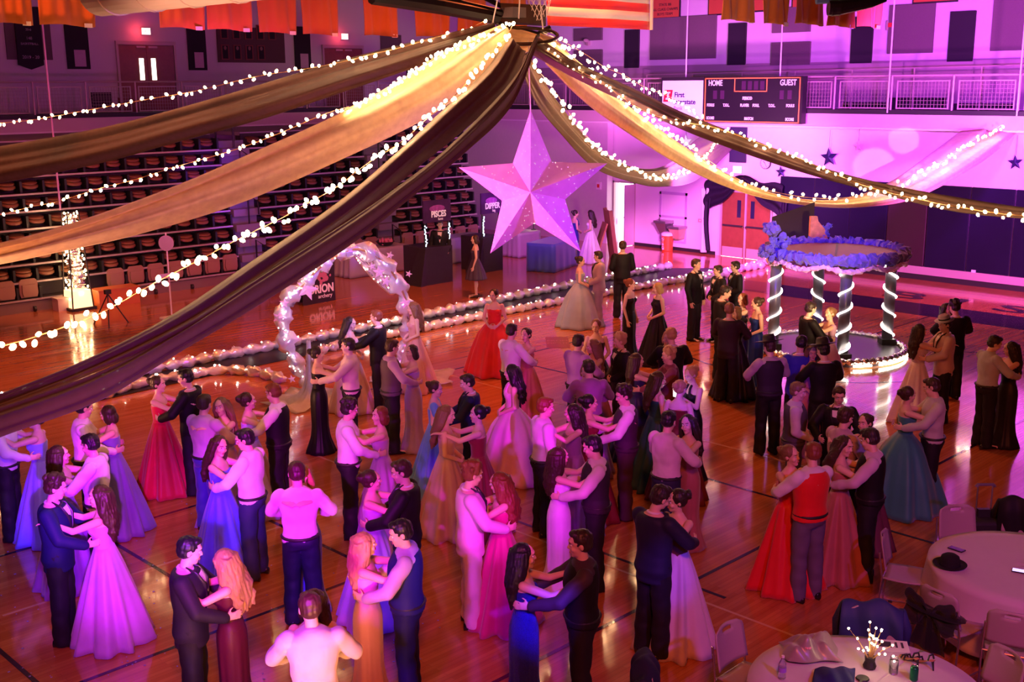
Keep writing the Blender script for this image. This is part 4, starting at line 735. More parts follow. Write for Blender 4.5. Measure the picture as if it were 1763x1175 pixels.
# glowing foil column at far left, hung from a cord
p = pz(136, 532); t = thing('light_column', 'tall tapering foil column full of warm lights in front of the left bleachers', 'light column', p)
top = pD(104, 362, (p-EYE).dot(CF)); H_ = top.z
def colr(z): return .27-.12*z/H_
axm = lambda z: Vector(((top-p).x*z/H_*.0, (top-p).y*z/H_*0, z))
MB().bb((-.33, -.33, 0), (.33, .33, .07)).build('base_plate', m_dark, t)
rs = [[(colr(z)*sx*1., colr(z)*sy, z) for sx, sy in ((-1, -1), (1, -1), (1, 1), (-1, 1))] for z in (.07, .5)]; MB().rings(rs).build('base_box', mat('glow_box', (1, .75, .45), .5, emit=2.2, ecol=(1, .55, .25)), t)
q = random.Random(5)
mb = MB(); n = 26
for i in range(n):
    z0 = .52+(H_-.55)*i/n; rr = colr(z0)*q.uniform(.8, 1.05); mb.tube([(0, 0, z0), (0, 0, z0+.05), (0, 0, z0+.09)], [rr*.75, rr*1.0, rr*.7], 8)
mb.v = [(v[0]+q.uniform(-.02, .02), v[1]+q.uniform(-.02, .02), v[2]+q.uniform(-.02, .02)) for v in mb.v]; mb.build('foil_wrap', m_foilw, t)
for sx in (-1, 1):
    for sy in (-1, 1): MB().cyl((sx*colr(0), sy*colr(0), .05), (sx*colr(H_), sy*colr(H_), H_), .018, 6).build('corner_post', m_dark, t)
cb = MB().ell((0, 0, 0), (.022, .022, .03), 8, 5).mesh('bulb'); cb.materials.append(mat('bulb_column', (1, .8, .5), .4, emit=30, ecol=(1, .62, .3)))
for i in range(120): z = q.uniform(.12, H_); a = q.uniform(0, 2*PI); o = ob('bulb', cb, None, t); o.location = (math.cos(a)*(colr(z)+.02), math.sin(a)*(colr(z)+.02), z)
cdp = pD(68, -5, (p-EYE).dot(CF))-p; tag(MB().cyl(top-p, Vector((cdp.x, cdp.y, 10.99)), .025, 8).build('support_pole', mat('pole_violet', (.6, .35, .6), .5), t), 'thin pinkish pole rising to the roof')
# round pole sign in front of bleachers
p = pz(296, 548); t = thing('round_sign', 'thin pole sign with a round blank disc before the left bleachers', 'sign', (p.x, p.y, 0)); zt = pD(287, 415, (p-EYE).dot(CF)).z
MB().cyl((0, 0, 0), (0, 0, zt+.25), .02, 8).build('pole', m_white, t); dm = MB().cyl((0, 0, 0), (0, 0, .02), .19, 24).build('disc', mat('disc_grey', (.5, .42, .5), .6), t); dm.matrix_local = Matrix.Translation((0, 0, zt)) @ RM
MB().box((0, 0, .02), (.5, .3, .04)).build('foot', m_white, t); MB().box((0, 0, 1.05), (.55, .04, .12)).build('shelf', mat('shelf_violet', (.6, .5, .75), .4), t)
# gazebo
gx, gy = 21.15, 11.85; GZ = thing('gazebo', 'round four-column gazebo with rope lights and blue floral garland', 'gazebo', (gx, gy, 0))
cols = [pz(1330, 608), pz(1526, 600), pz(1449, 626), pz(1404, 582)]; cen = pz(1430, 605); GZ.location = (cen.x, cen.y, 0); cen.z = 0
Rg = 1.42; Hg = 2.02
MB().lathe([(Rg, 0), (Rg, .08), (Rg-.03, .1), (.02, .1)], n=48).build('base_platform', mat('gazebo_base', (.05, .035, .045), .35), GZ)
Rr = 1.34; MB().lathe([(Rr, Hg), (Rr, Hg+.1), (.02, Hg+.1)], n=48).build('roof_disc', mat('gazebo_roof', (.22, .09, .1), .55, noise_amt=.2), GZ)
MB().box((0, 0, Hg+.11), (2*Rr-.3, .04, .015), rz=.5).build('roof_seam', m_dark, GZ)
m_colu = mat('column_grey', (.10, .09, .12), .35, .1, coat=.3); m_rope = mat('rope_light', (1, .95, .9), .4, emit=15, ecol=(1, .86, .72))
for i, c_ in enumerate(cols):
    q_ = c_-cen; k = MB().cyl((q_.x, q_.y, .1), (q_.x, q_.y, Hg), .115, 24).build('column', m_colu, GZ, True)
    for zz in (.1, Hg-.12): MB().box((q_.x, q_.y, zz+.06), (.3, .3, .12), rz=YAW).build('plinth', m_dark, k)
    sg = 1 if i in (0, 2) else -1
    if i == 3: sg = -1
    pts = [Vector((q_.x+.135*math.cos(sg*a+i), q_.y+.135*math.sin(sg*a+i), .16+(Hg-.3)*a/(2*PI*4.2))) for a in np.linspace(0, 2*PI*4.2, 120)]
    MB().tube(pts, .016, 6).build('rope_light', m_rope, k)
def ruffle(r, z, amp, tube_r, name, m, seed, n=200, droop=0, parent=GZ, sy=1.):
    q = random.Random(seed); mb = MB(); C_ = []; rad = []
    for i in range(n):
        a = 2*PI*i/n; C_.append(Vector((r*math.cos(a), r*math.sin(a)*sy, z+droop*abs(math.sin(a*4.5))*-1))); rad.append(tube_r*(.75+.4*abs(math.sin(i*.63+seed))+q.uniform(-.12, .12)))
    mb.tube(C_, rad, 8, True); mb.v = [(v[0]+q.uniform(-1, 1)*amp, v[1]+q.uniform(-1, 1)*amp, v[2]+q.uniform(-1, 1)*amp) for v in mb.v]; return mb.build(name, m, parent)
m_gar = mat('garland_blue', (.10, .08, .45), .7, noise_amt=.6, nscale=14, sheen=.4)
ruffle(Rr, Hg+.1, .05, .10, 'floral_garland', m_gar, 2); ruffle(Rr+.02, Hg-.02, .02, .05, 'satin_swag', mat('satin_pink', (.7, .45, .65), .3), 3, droop=.1)
foil_rope('foil_trim', None, [Vector(((Rg+.04)*math.cos(a), (Rg+.04)*math.sin(a), .12)) for a in np.linspace(0, 2*PI, 60)], .06, .16, parent=GZ, seed=8, mm=m_foilw)
for a0, a1 in ((3.95, 4.2), (4.32, 4.95), (5.12, 5.35), (3.0, 3.2)): MB().tube([((Rg+.1)*math.cos(a), (Rg+.1)*math.sin(a), .05) for a in np.linspace(a0, a1, 14)], .024, 6).build('floor_rope_light', m_rope, GZ)
def blob(px, py, D, r, label_, sc_=(1, 1, 1), seed=1, name='flower_cluster'):
    q = random.Random(seed); mb = MB(); org = pD(px, py, D)-GZ.location
    for _ in range(16): mb.ell(org+Vector([q.uniform(-1, 1)*r*sc_[k] for k in range(3)]), (r*q.uniform(.3, .5),)*3, 7, 5)
    mb.v = [(v[0]+q.uniform(-1, 1)*.02, v[1]+q.uniform(-1, 1)*.02, v[2]+q.uniform(-1, 1)*.02) for v in mb.v]; return mb.build(name, m_gar, GZ)
dG = (cen-EYE).dot(CF)
blob(1332, 405, dG-.9, .2, '', (.8, .8, 1.1), 1); blob(1345, 420, dG-.9, .14, '', (1, 1, .7), 2); blob(1318, 436, dG-1., .14, '', (1, 1, .8), 3)
MB().ell(pD(1552, 445, dG-.3)-GZ.location, (.16, .16, .15), 10, 7).build('gold_bow', mat('gold_foil', (.9, .6, .3), .25, .9, bump=.6, bscale=12), GZ)
# dark stage wedge behind the gazebo with orange rock prop
a = pD(1330, 385, dG+1.3)-GZ.location; b_ = pD(1402, 368, dG+1.6)-GZ.location
MB().prism([(0, 0), (1, 0), (1, .78), (0, .5)], Vector((a.x, a.y, Hg+.1)), Vector((b_.x-a.x, b_.y-a.y, 0)), (0, 0, 1), CF*.08).build('back_screen', mat('screen_dark', (.035, .015, .02), .8), GZ)
o = pD(1394, 414, dG+.9)-GZ.location; o.z = Hg+.1; ux = _R0*.42; mb = MB(); mb.prism([(0, 0), (1, 0), (.75, .28), (.4, .45), (.35, .55), (0, .55)], o, ux, (0, 0, 1), _F0*.12)
mb.build('rock_prop', mat('rock_orange', (.75, .25, .12), .7, noise_amt=.6, nscale=9), GZ); blob(1422, 396, dG+.95, .1, '', (1.1, .6, 1.2), 7)
# ---------------- booths with signs near the bleachers
m_cloth_dark = mat('skirting_black', (.03, .02, .045), .6, noise_amt=.2); m_cloth_blue = mat('skirting_blue', (.05, .09, .35), .45, sheen=.3)
def booth(px, py, w, h, label, sign, sub, dpt=1.0, signz=1.75, rz=0.):
    p = pz(px, py); t = thing('sign_booth', label, 'booth', (p.x, p.y, 0), rz)
    MB().bb((0, 0, 0), (w, dpt, h)).build('counter', m_cloth_dark, t); MB().rings([[(-.3, -.1, 0), (0, 0, 0), (0, .3, 0), (-.3, .5, 0)], [(-.02, 0, h-.02), (0, 0, h-.02), (0, .3, h-.02), (-.02, .3, h-.02)]]).build('side_drape', m_cloth_dark, t)
    for xx in (.05, w-.05): MB().cyl((xx, .1, h), (xx, .1, signz), .025, 8).build('post', m_dark, t)
    s_ = MB().bb((-.02, .06, signz), (w+.02, .1, signz+.62)).build('sign_board', mat('poster_space', (.045, .01, .09), .5, noise_amt=.9, nscale=4), t)
    MB().ell((w*.5, .055, signz+.38), (w*.3, .01, .1), 12, 6).build('nebula', mat('nebula_violet', (.35, .08, .5), .6, noise_amt=.7, nscale=9), s_)
    text('lettering', sign, .24, wallM((w*.55, .05, signz+.22), 'Y'), m_scl, s_, bold=.008, sx=.8); text('lettering', sub, .11, wallM((w*.62, .05, signz+.08), 'Y'), m_scl, s_)
    cb2 = MB().ell((0, 0, 0), (.016, .016, .02), 6, 4).mesh('mini_bulb'); cb2.materials.append(mat('bulb_blue', (.7, .85, 1), .4, emit=7, ecol=(.6, .8, 1)))
    for xx in (.05, w-.05):
        for k in range(14): o = ob('mini_bulb', cb2, None, t); o.location = (xx+random.uniform(-.04, .04), .05, h+.06+(signz-h-.1)*k/14)
    return t
booth(735, 492, .98, 1.05, 'black skirted booth with violet PISCES sign and blue lights', 'PISCES', 'love')
booth(833, 470, .8, 1.05, 'black skirted booth with BIG DIPPER sign partly behind the star', 'DIPPER', 'big')
# ORION floor sign
p0 = pz(522, 527); p1 = pz(577, 517); t = thing('poster_stand', 'black poster reading ORION archery standing on the floor beyond the runner', 'sign', p0, math.atan2((p1-p0).y, (p1-p0).x)); w = (p1-p0).length
MB().box((w/2, 0, .62), (w, .03, 1.24)).build('poster', mat('poster_night', (.025, .008, .03), .5), t); text('lettering', 'ORION', .3, wallM((w*.56, -.02, .36), 'Y'), mat('poster_letter', (.8, .45, .6), .5, emit=.25), t, bold=.01, sx=.85); text('lettering', 'archery', .15, wallM((w*.68, -.02, .17), 'Y'), mat('poster_letter', ()), t)
q = random.Random(2); mb = MB()
for _ in range(30): mb.ell((w*.55+q.gauss(0, .14), -.017, .78+q.gauss(0, .14)), (q.uniform(.03, .09), .006, q.uniform(.03, .08)), 8, 4)
mb.build('nebula', mat('nebula_pink', (.55, .12, .25), .6, emit=.1), t); MB().box((w/2, .2, .3), (w*.8, .02, .62), M=Matrix.Rotation(.5, 4, 'X')).build('back_leg', m_dark, t)
# small floor sign on the dance floor
# draped tables near the booths
def draped_table(px, py, d, label, m_, rz=0., items=None):
    p = pz(px, py); t = thing('draped_table', label, 'table', (p.x, p.y, 0), rz); w, dp, h = d
    P = []
    n = 48
    for i in range(9):
        f = i/8; row = []
        for j in range(n+1):
            a = 2*PI*j/n; c0, s0 = math.cos(a), math.sin(a); k_ = 1/max(abs(c0), abs(s0)); rr = 1+.05*f*(1+math.sin(j*1.7)); row.append((w/2*max(-1, min(1, c0*k_))*rr, dp/2*max(-1, min(1, s0*k_))*rr, h*(1-f)+.01))
        P.append(row)
    cloth_grid(P, 'cloth_skirt', m_, t, .01, 0); MB().bb((-w/2, -dp/2, h-.02), (w/2, dp/2, h+.005)).build('cloth_top', m_, t)
    for sx in (-1, 1):
        for sy in (-1, 1): MB().cyl((sx*w*.42, sy*dp*.38, 0), (sx*w*.42, sy*dp*.38, h-.03), .018, 6).build('leg', m_steel, t)
    return t, p
draped_table(642, 470, (2.2, .8, .78), 'long white-clothed refreshment table before the bleachers', mat('cloth_greywhite', (.4, .36, .42), .7))
draped_table(795, 448, (1.5, .8, .8), 'blue-white clothed table between the two sign booths', mat('cloth_paleblue', (.3, .35, .55), .6))
draped_table(950, 462, (1.6, .9, .85), 'table skirted in glossy dark blue satin below the star', m_cloth_blue, .3)
t, p = draped_table(897, 440, (1.0, .8, .8), 'small white table with a lamp left of the blue skirted table', mat('cloth_greywhite', ()))
p = p+Vector((.5, -.1, 0)); L_ = thing('table_lamp', 'small bright lamp on the white table under the star', 'lamp', (p.x, p.y, .81)); MB().lathe([(.09, 0), (.09, .02), (.02, .04), (.02, .25)]).build('base', m_dark, L_); MB().lathe([(.14, .22), (.09, .45)]).build('lamp_shade', mat('shade_glow', (1, .85, .6), .5, emit=5, ecol=(1, .75, .5)), L_)
tp = thing('punch_bowl', 'dark bowl of pink bottles on the refreshment table', 'bowl', (pz(655, 470).x+.3, pz(655, 470).y+.1, .79)); MB().lathe([(.1, 0), (.2, .03), (.28, .12), (.29, .13), (.27, .12), (.18, .04)]).build('bowl', m_dark, tp)
for k in range(14): a = k*2.4; r0 = .05+.013*k; MB().lathe([(.03, 0), (.03, .12), (.012, .15), (.012, .18)], (r0*math.cos(a), r0*math.sin(a), .04), 8).build('bottle', mat('bottle_pink', (.7, .2, .35), .2), tp)
# phone glow items etc. on dance floor: black rope stand
p = pz(190, 560); t = thing('camera_tripod', 'small dark tripod lying low near the foil column', 'tripod', p)
for a in (0, 2.1, 4.2): MB().cyl((0, 0, .75), (.45*math.cos(a), .45*math.sin(a), 0), .015, 6).build('leg', m_dark, t)
MB().box((0, 0, .8), (.14, .1, .1)).build('head', m_dark, t)
# confetti scraps on the floor, lower left
mb = MB(); q = random.Random(4)
for _ in range(260):
    p = pz(q.uniform(0, 760), q.uniform(860, 1174)); s_ = q.uniform(.006, .018); a = q.random()*6; mb.box((p.x, p.y, .004), (s_, s_*q.uniform(.5, 1.5), .003), rz=a)
tag(mb.build('confetti', mat('confetti_violet', (.35, .3, .7), .5)), 'scattered confetti scraps on the lower left floor', 'confetti', kind='stuff')

# ================================================================ PEOPLE
def V(*a): return Vector(a)
def head_M(nod=0., tilt=0., turn=0.):
    p = V(0, -.01, 1.50); R = Matrix.Rotation(turn, 4, 'Z') @ Matrix.Rotation(tilt, 4, 'Y') @ Matrix.Rotation(-nod, 4, 'X')
    return Matrix.Translation(p) @ R @ Matrix.Translation(-p)
POSES = {   # hands: (elbow, wrist, finger direction, palm normal) for the right side (+x); mirrored for the left
 'hold':   dict(arm=((.31, .12, 1.20), (.20, .33, 1.10), (-.40, .9, .05), (-.85, -.4, 0)), head=(.25, .0, .25)),
 'hold2':  dict(arm=((.30, .15, 1.21), (.17, .38, 1.12), (-.5, .85, .0), (-.85, -.5, 0)), head=(.35, .12, -.3)),
 'reach':  dict(arm=((.27, .20, 1.22), (.17, .44, 1.14), (-.2, 1, 0), (-.9, -.2, 0)), head=(.1, 0, 0)),
 'stand':  dict(arm=((.26, -.03, 1.15), (.25, .06, .88), (-.05, .2, -1), (-1, 0, 0)), head=(.08, 0, .2)),
 'clasp':  dict(arm=((.25, -.01, 1.15), (.09, .20, 1.02), (-.9, .25, -.15), (-.2, -1, 0)), head=(.15, 0, -.3)),
 'neck':   dict(arm=((.25, .22, 1.36), (.15, .42, 1.47), (-.75, .5, .05), (-.3, -.4, -.8)), head=(-.05, .15, .35)),
 'neck2':  dict(arm=((.25, .20, 1.33), (.14, .40, 1.46), (-.8, .4, .0), (-.2, -.4, -.8)), head=(.1, -.15, -.5)),
 'phone': dict(arm=((.22, .10, 1.17), (.075, .28, 1.33), (-.25, .25, 1), (-.8, .5, 0)), head=(.3, 0, 0)),
 'shoulders': dict(arm=((.22, .24, 1.33), (.17, .47, 1.42), (-.2, 1, .0), (0, 0, -1)), head=(.0, 0, .1)),
}
def hand(mb, w, d, nrm, side):
    w = V(*w); d = V(*d).normalized(); nrm = V(*nrm); nrm = (nrm-d*nrm.dot(d)).normalized(); s = d.cross(nrm).normalized()
    P = [w+d*.0, w+d*.045, w+d*.09]; rs = []
    for p, hw, ht in zip(P, (.027, .038, .04), (.02, .016, .013)):
        rs.append([p+s*(hw*math.cos(a))+nrm*(ht*math.sin(a)) for a in np.linspace(0, 2*PI, 11)[:-1]])
    mb.rings(rs)
    for off, ln in ((-.031, .066), (-.0105, .076), (.0105, .08), (.031, .062)):
        b = w+d*.084+s*off; dd = (d+s*off*3.2).normalized(); m = b+(dd+nrm*.22).normalized()*ln*.55; e = m+(dd+nrm*.75).normalized()*ln*.45
        mb.cap(b, m, .0088, .008, 7); mb.cap(m, e, .008, .007, 7)
    # thumb leaves the side of the palm near its base, on the side facing up
    ts = s if s.z > 0 else -s
    if abs(s.z) < .3: ts = s*side
    b = w+d*.025+ts*.028; m = b+(d*.6+ts*.75+nrm*.25).normalized()*.038; e = m+(d*.9+ts*.3+nrm*.35).normalized()*.03
    mb.cap(b, m, .0115, .0098, 7); mb.cap(m, e, .0098, .0082, 7)
def torso_rings(sex, infl=0., z0=None, z1=None, k=1.):
    M_ = [(.86, 0, .150, .105), (.93, -.01, .165, .118), (1.0, -.005, .155, .108), (1.08, 0, .143, .10), (1.18, .003, .155, .108), (1.28, .005, .17, .118), (1.36, 0, .176, .112), (1.42, -.01, .165, .092), (1.46, -.015, .11, .075), (1.49, -.015, .065, .06)]
    F_ = [(.86, 0, .155, .115), (.93, -.012, .172, .125), (1.0, -.008, .155, .108), (1.08, 0, .122, .088), (1.16, .003, .125, .09), (1.26, .003, .14, .10), (1.34, 0, .148, .10), (1.41, -.008, .14, .082), (1.45, -.012, .092, .066), (1.49, -.012, .052, .05)]
    out = []
    for z, y, rx, ry in (M_ if sex == 'm' else F_):
        if (z0 is not None and z < z0-1e-6) or (z1 is not None and z > z1+1e-6): continue
        out.append([(rx*k+infl)*math.cos(a) for a in np.linspace(0, 2*PI, 25)[:-1]]); n = 24
        out[-1] = [V((rx*k+infl)*math.copysign(abs(math.cos(a))**.9, math.cos(a)), y+(ry*k+infl)*math.copysign(abs(math.sin(a))**.95, math.sin(a)), z) for a in np.linspace(0, 2*PI, n+1)[:-1]]
    return out
SHX = {'m': .185, 'f': .155}
def arms(mb, sex, P, r0, r1, r2, stop=1., hands=False, cuff=0.):
    for sg in (1, -1):
        e, w, d, n_ = [V(v[0]*sg, v[1], v[2]) for v in P['arm']]
        if sex == 'f': e.x *= .92; w.x *= .95
        s0 = V(SHX[sex]*sg, -.01, 1.41); mb.cap(s0, e, r0, r1, 12)
        if stop > 0: ww = e.lerp(w, stop); mb.cap(e, ww, r1, r1+(r2-r1)*stop, 12)
        if hands: hand(mb, w-d.normalized()*.0, d, n_, sg)
def body_mesh(sex, pose):
    P = POSES[pose]; mb = MB(); Th = head_M(*P['head']); f = .93 if sex == 'f' else 1.
    mb.rings(torso_rings(sex)); arms(mb, sex, P, .050*f, .038*f, .025*f, hands=True)
    if sex == 'f':
        for sg in (1, -1): mb.ell((.068*sg, .075, 1.29), (.058, .05, .058), 12, 8)
    for sg in (1, -1):
        mb.cap((.085*sg, 0, .9), (.098*sg, .01, .5), .088*f, .052, 14); mb.cap((.098*sg, .0, .5), (.1*sg, -.01, .1), .055, .036, 12); mb.ell((.1*sg, -.02, .36), (.045, .05, .1), 10, 6)
        mb.cap((.1*sg, -.03, .045), (.11*sg, .12, .03), .036, .03, 10); mb.ell((.113*sg, .165, .026), (.038, .05, .022), 10, 6)
    hb = MB(); hb.cap((0, -.012, 1.43), (0, .0, 1.57), .056*f, .05*f, 14)
    hb.ell((0, -.005, 1.662), (.076*f, .097, .089), 18, 12); hb.ell((0, .026, 1.608), (.058*f, .068, .09), 16, 10); hb.ell((0, .062, 1.537), (.027, .028, .022), 10, 6); hb.ell((0, .03, 1.56), (.05*f, .055, .04), 12, 8)
    hb.cap((0, .09, 1.648), (0, .104, 1.612), .009, .0135, 8); hb.ell((0, .095, 1.606), (.018, .012, .01), 8, 5)
    hb.ell((0, .084, 1.572), (.026, .012, .011), 10, 5); hb.ell((0, .084, 1.672), (.052, .016, .012), 10, 5)
    for sg in (1, -1): hb.ell((.078*f*sg, -.008, 1.63), (.012, .02, .032), 8, 6); hb.ell((.04*sg, .062, 1.6), (.022, .026, .022), 8, 6)
    neck = hb
    for v_ in [0]:
        vs = []
        for v in hb.v:
            w = min(1, max(0, (v[2]-1.46)/.08)); p = V(*v); vs.append(p.lerp(Th @ p, w))
        mb.add(vs, hb.f)
    me = remesh(mb, .0088, 3, .5); n = len(me.vertices); co_ = np.zeros(n*3); me.vertices.foreach_get('co', co_); co_ = co_.reshape(-1, 3)
    Ti = np.array(Th.inverted()); hc = co_@Ti[:3, :3].T+Ti[:3, 3]; R3 = np.array(Th)[:3, :3]
    d = np.zeros_like(co_)
    for sg in (1, -1):
        q = hc-np.array([.031*f*sg, .092, 1.64]); w = np.exp(-(q**2*[1/.018**2, 1/.03**2, 1/.011**2]).sum(1)); d += np.outer(w, R3@np.array([0, -.013, 0]))
    q = hc-np.array([0, .1, 1.572]); w = np.exp(-(q**2*[1/.03**2, 1/.03**2, 1/.0035**2]).sum(1)); d += np.outer(w, R3@np.array([0, -.006, 0]))
    m_ = (co_[:, 2] > 1.45); co_[m_] += d[m_]; me.vertices.foreach_set('co', co_.ravel()); me.update(); me.name = 'body'; return me, Th
def cyl_noise(me, amp, sc, z0=-9):
    for v in me.vertices:
        if v.co.z > z0: v.co += v.normal*amp*(.45+.9*noise.noise(v.co*sc))
def shirt_mesh(sex, pose):
    mb = MB(); mb.rings(torso_rings(sex, .018, .93, 1.49)); arms(mb, sex, POSES[pose], .068, .056, .042, .96); mb.tube([(0, -.015, 1.44), (0, -.01, 1.5)], [.075, .062], 14)
    me = remesh(mb, .0135, 2); cyl_noise(me, .016, 11); return me
def jacket_mesh(sex, pose):
    R_ = torso_rings(sex, .03, .86, 1.46); lo = [V(p.x*1.03, p.y*1.05, .80) for p in R_[0]]; mb = MB(); mb.rings([lo]+R_); arms(mb, sex, POSES[pose], .074, .063, .05, .95)
    me = remesh(mb, .0145, 2); cyl_noise(me, .01, 8); return me
def vest_mesh():
    mb = MB(); R_ = torso_rings('m', .040, .92, 1.46); R_ = [[V(p.x*(1 if p.z < 1.3 else (.97 if p.z < 1.4 else .86)), p.y, p.z) for p in r] for r in R_]; mb.rings(R_)
    me = remesh(mb, .0135, 2); return me
def trousers_mesh(w):
    mb = MB(); mb.rings(torso_rings('m', .016, .86, 1.0))
    for sg in (1, -1): mb.cap((.085*sg, 0, .9), (.1*sg+w*sg*.3, .01, .5), .102, .082, 14); mb.tube([(.1*sg+w*sg*.3, .01, .52), (.1*sg+w*sg*.5, -.008, .30), (.1*sg+w*sg*.6, -.005, .035)], [.082, .08, .082], 14)
    me = remesh(mb, .0135, 2); cyl_noise(me, .018, 9); return me
def shoe_mesh(sg):
    mb = MB(); rs = []
    for y, hw, h in ((-.10, .028, .07), (-.085, .038, .085), (-.03, .04, .085), (.03, .042, .07), (.1, .047, .05), (.15, .042, .04), (.185, .02, .03)):
        rs.append([(sg*.115+hw*math.cos(a)*1., y, max(.0, h*.5+h*.5*math.sin(a)*1.05)) for a in np.linspace(0, 2*PI, 11)[:-1]])
    return mb.rings(rs).mesh('shoe', True)
def bodice_mesh(style):
    mb = MB(); R_ = torso_rings('f', .010, 1.0, 1.34 if style != 'high' else 1.41); mb.rings(R_)
    for sg in (1, -1):
        mb.ell((.068*sg, .078, 1.292), (.064, .055, .06), 12, 8)
        if style == 'strap': mb.tube([(.075*sg, .11, 1.33), (.095*sg, .06, 1.44), (.09*sg, -.03, 1.45), (.07*sg, -.1, 1.34)], .012, 6)
        if style == 'sleeve': mb.cap((.15*sg, 0, 1.4), (.2*sg, .03, 1.3), .066, .06, 10); mb.cap((.08*sg, .02, 1.36), (.15*sg, 0, 1.4), .06, .06, 10)
    if style == 'halter':
        for sg in (1, -1): mb.tube([(.06*sg, .12, 1.32), (.04*sg, .085, 1.42), (.03*sg, .04, 1.475)], .022, 6)
    return remesh(mb, .0125, 2)
def skirt_mesh(kind):
    prof = {'aline': [(1.09, .135, .1), (.98, .18, .135), (.85, .22, .18), (.5, .31, .28), (.2, .38, .36), (.012, .43, .41)],
            'ball': [(1.09, .135, .1), (1.0, .22, .18), (.85, .34, .3), (.5, .47, .44), (.2, .55, .53), (.012, .60, .58)],
            'sheath': [(1.09, .132, .098), (.93, .185, .14), (.7, .18, .14), (.45, .165, .135), (.25, .19, .16), (.012, .27, .25)],
            'short': [(1.09, .135, .1), (.95, .2, .16), (.75, .27, .24), (.52, .33, .3)]}[kind]
    zs = np.array([p[0] for p in prof])[::-1]; rx = np.array([p[1] for p in prof])[::-1]; ry = np.array([p[2] for p in prof])[::-1]
    n = 80; rs = []; amp = {'aline': .05, 'ball': .05, 'sheath': .008, 'short': .03}[kind]; q = random.Random(hash(kind) % 7 if False else len(kind)); ph = [q.random()*6 for _ in range(4)]
    for z in np.linspace(prof[0][0], prof[-1][0], 17):
        a_, b_ = np.interp(z, zs, rx), np.interp(z, zs, ry); t = (1.09-z)/1.09; row = []
        for j in range(n):
            a = 2*PI*j/n; f = amp*t*(math.sin(9*a+ph[0]+.8*t)+.6*math.sin(14*a+ph[1])+.5*math.sin(5*a+ph[2]-t)); row.append(V((a_+f)*math.cos(a), -.005+(b_+f)*math.sin(a), z))
        rs.append(row)
    return MB().rings(rs).mesh('skirt', True)
def hair_mesh(style):
    mb = MB(); q = random.Random(len(style)*3+ord(style[0]))
    mb.ell((0, -.02, 1.676), (.088, .096, .088), 18, 12); mb.ell((0, -.035, 1.63), (.083, .078, .07), 14, 8)
    if style == 'short': mb.ell((0, .045, 1.73), (.06, .045, .03), 12, 6)
    if style == 'curly':
        for _ in range(60):
            a, b = q.uniform(0, 2*PI), q.uniform(-.1, 1.5); mb.ell((.09*math.cos(a)*math.cos(b), -.02+.1*math.sin(a)*math.cos(b)-(.02 if b < .6 and math.sin(a) > .3 else 0), 1.68+.09*math.sin(b)+(.04 if b < .6 and math.sin(a) > .3 else 0)), (.026,)*3, 7, 5)
    if style in ('long', 'wavy'):
        for k in range(13):
            a = PI+(k-6)/6*PI*.62; x, y = .085*math.sin(a-PI)*1.0, -.02+.09*-math.cos(a-PI); pts = [(x*.9, y, 1.7), (x*1.12, y*1.05-.01, 1.6), (x*1.3, y*.9-.035, 1.5), (x*1.35+.01*math.sin(k), y*.6-.085, 1.38), (x*1.25, -.12-.02*math.cos(k), 1.26), (x*.9, -.13, 1.16+.02*math.sin(k*2.1))]
            if style == 'wavy': pts = [(p[0]+.014*math.sin(i*2+k), p[1]+.01*math.cos(i*2.3+k), p[2]) for i, p in enumerate(pts)]
            mb.tube(pts, [.03, .034, .036, .034, .028, .012], 8)
    if style == 'updo': mb.ell((0, -.115, 1.68), (.055, .05, .05), 12, 8); mb.ell((.02, -.135, 1.7), (.03, .03, .03), 8, 6); mb.ell((-.02, -.13, 1.665), (.03, .03, .03), 8, 6)
    if style == 'bob':
        for sg in (1, -1): mb.ell((.07*sg, -.02, 1.6), (.03, .06, .09), 10, 8)
        mb.ell((0, -.08, 1.58), (.075, .045, .08), 12, 8)
    if style == 'pony': mb.tube([(0, -.1, 1.7), (0, -.15, 1.66), (0, -.15, 1.52), (0, -.13, 1.4)], [.03, .038, .032, .012], 10)
    me = remesh(mb, .0085, 2)
    for v in me.vertices:
        c_ = v.co; v.co += v.normal*(.006*noise.noise(V(c_.x*60, c_.y*60, c_.z*9))+.004*noise.noise(c_*40)); 
        if c_.y > .062 and c_.z < 1.69 and abs(c_.x) < .07: v.co.y -= .02
    return me
_c = {}
def cached(key, fn):
    if key not in _c: _c[key] = fn()
    return _c[key]
def slot(me, n=1):
    if not me.materials: me.materials.append(m_dark)
    return me
m_ = dict
def cloth(col, rough=.65, sheen=.25, metal=0., spec=.3):
    k = 'cloth_%d_%d_%d_%d' % (*[int(c*200) for c in col], int(rough*10)); return mat(k, col, rough, metal, sheen=sheen if max(col) > .2 else 0, spec=spec, noise_amt=.15, nscale=5)
SK = [mat('skin_light', (.72, .46, .36), .5), mat('skin_tan', (.55, .33, .23), .5), mat('skin_fair', (.8, .55, .46), .5)]
HC = {'brown': mat('hair_brown', (.045, .02, .012), .5), 'black': mat('hair_black', (.012, .009, .012), .45), 'blond': mat('hair_blond', (.45, .28, .12), .5), 'auburn': mat('hair_auburn', (.2, .05, .02), .5), 'dark': mat('hair_dark', (.025, .014, .012), .5), 'light': mat('hair_lightbrown', (.2, .11, .05), .5)}
m_eyew = mat('eye_white', (.7, .68, .66), .3); m_iris = mat('eye_iris', (.04, .025, .02), .2); m_lip = mat('lips', (.5, .12, .14), .4)
def eyes_mesh():
    mb = MB()
    for sg in (1, -1): mb.mi = 0; mb.ell((.031*sg, .079, 1.638), (.012, .012, .010), 8, 6); mb.mi = 1; mb.ell((.031*sg, .089, 1.638), (.0055, .003, .0055), 8, 4)
    me = mb.mesh('eyes', True); me.materials.append(m_eyew); me.materials.append(m_iris); return me
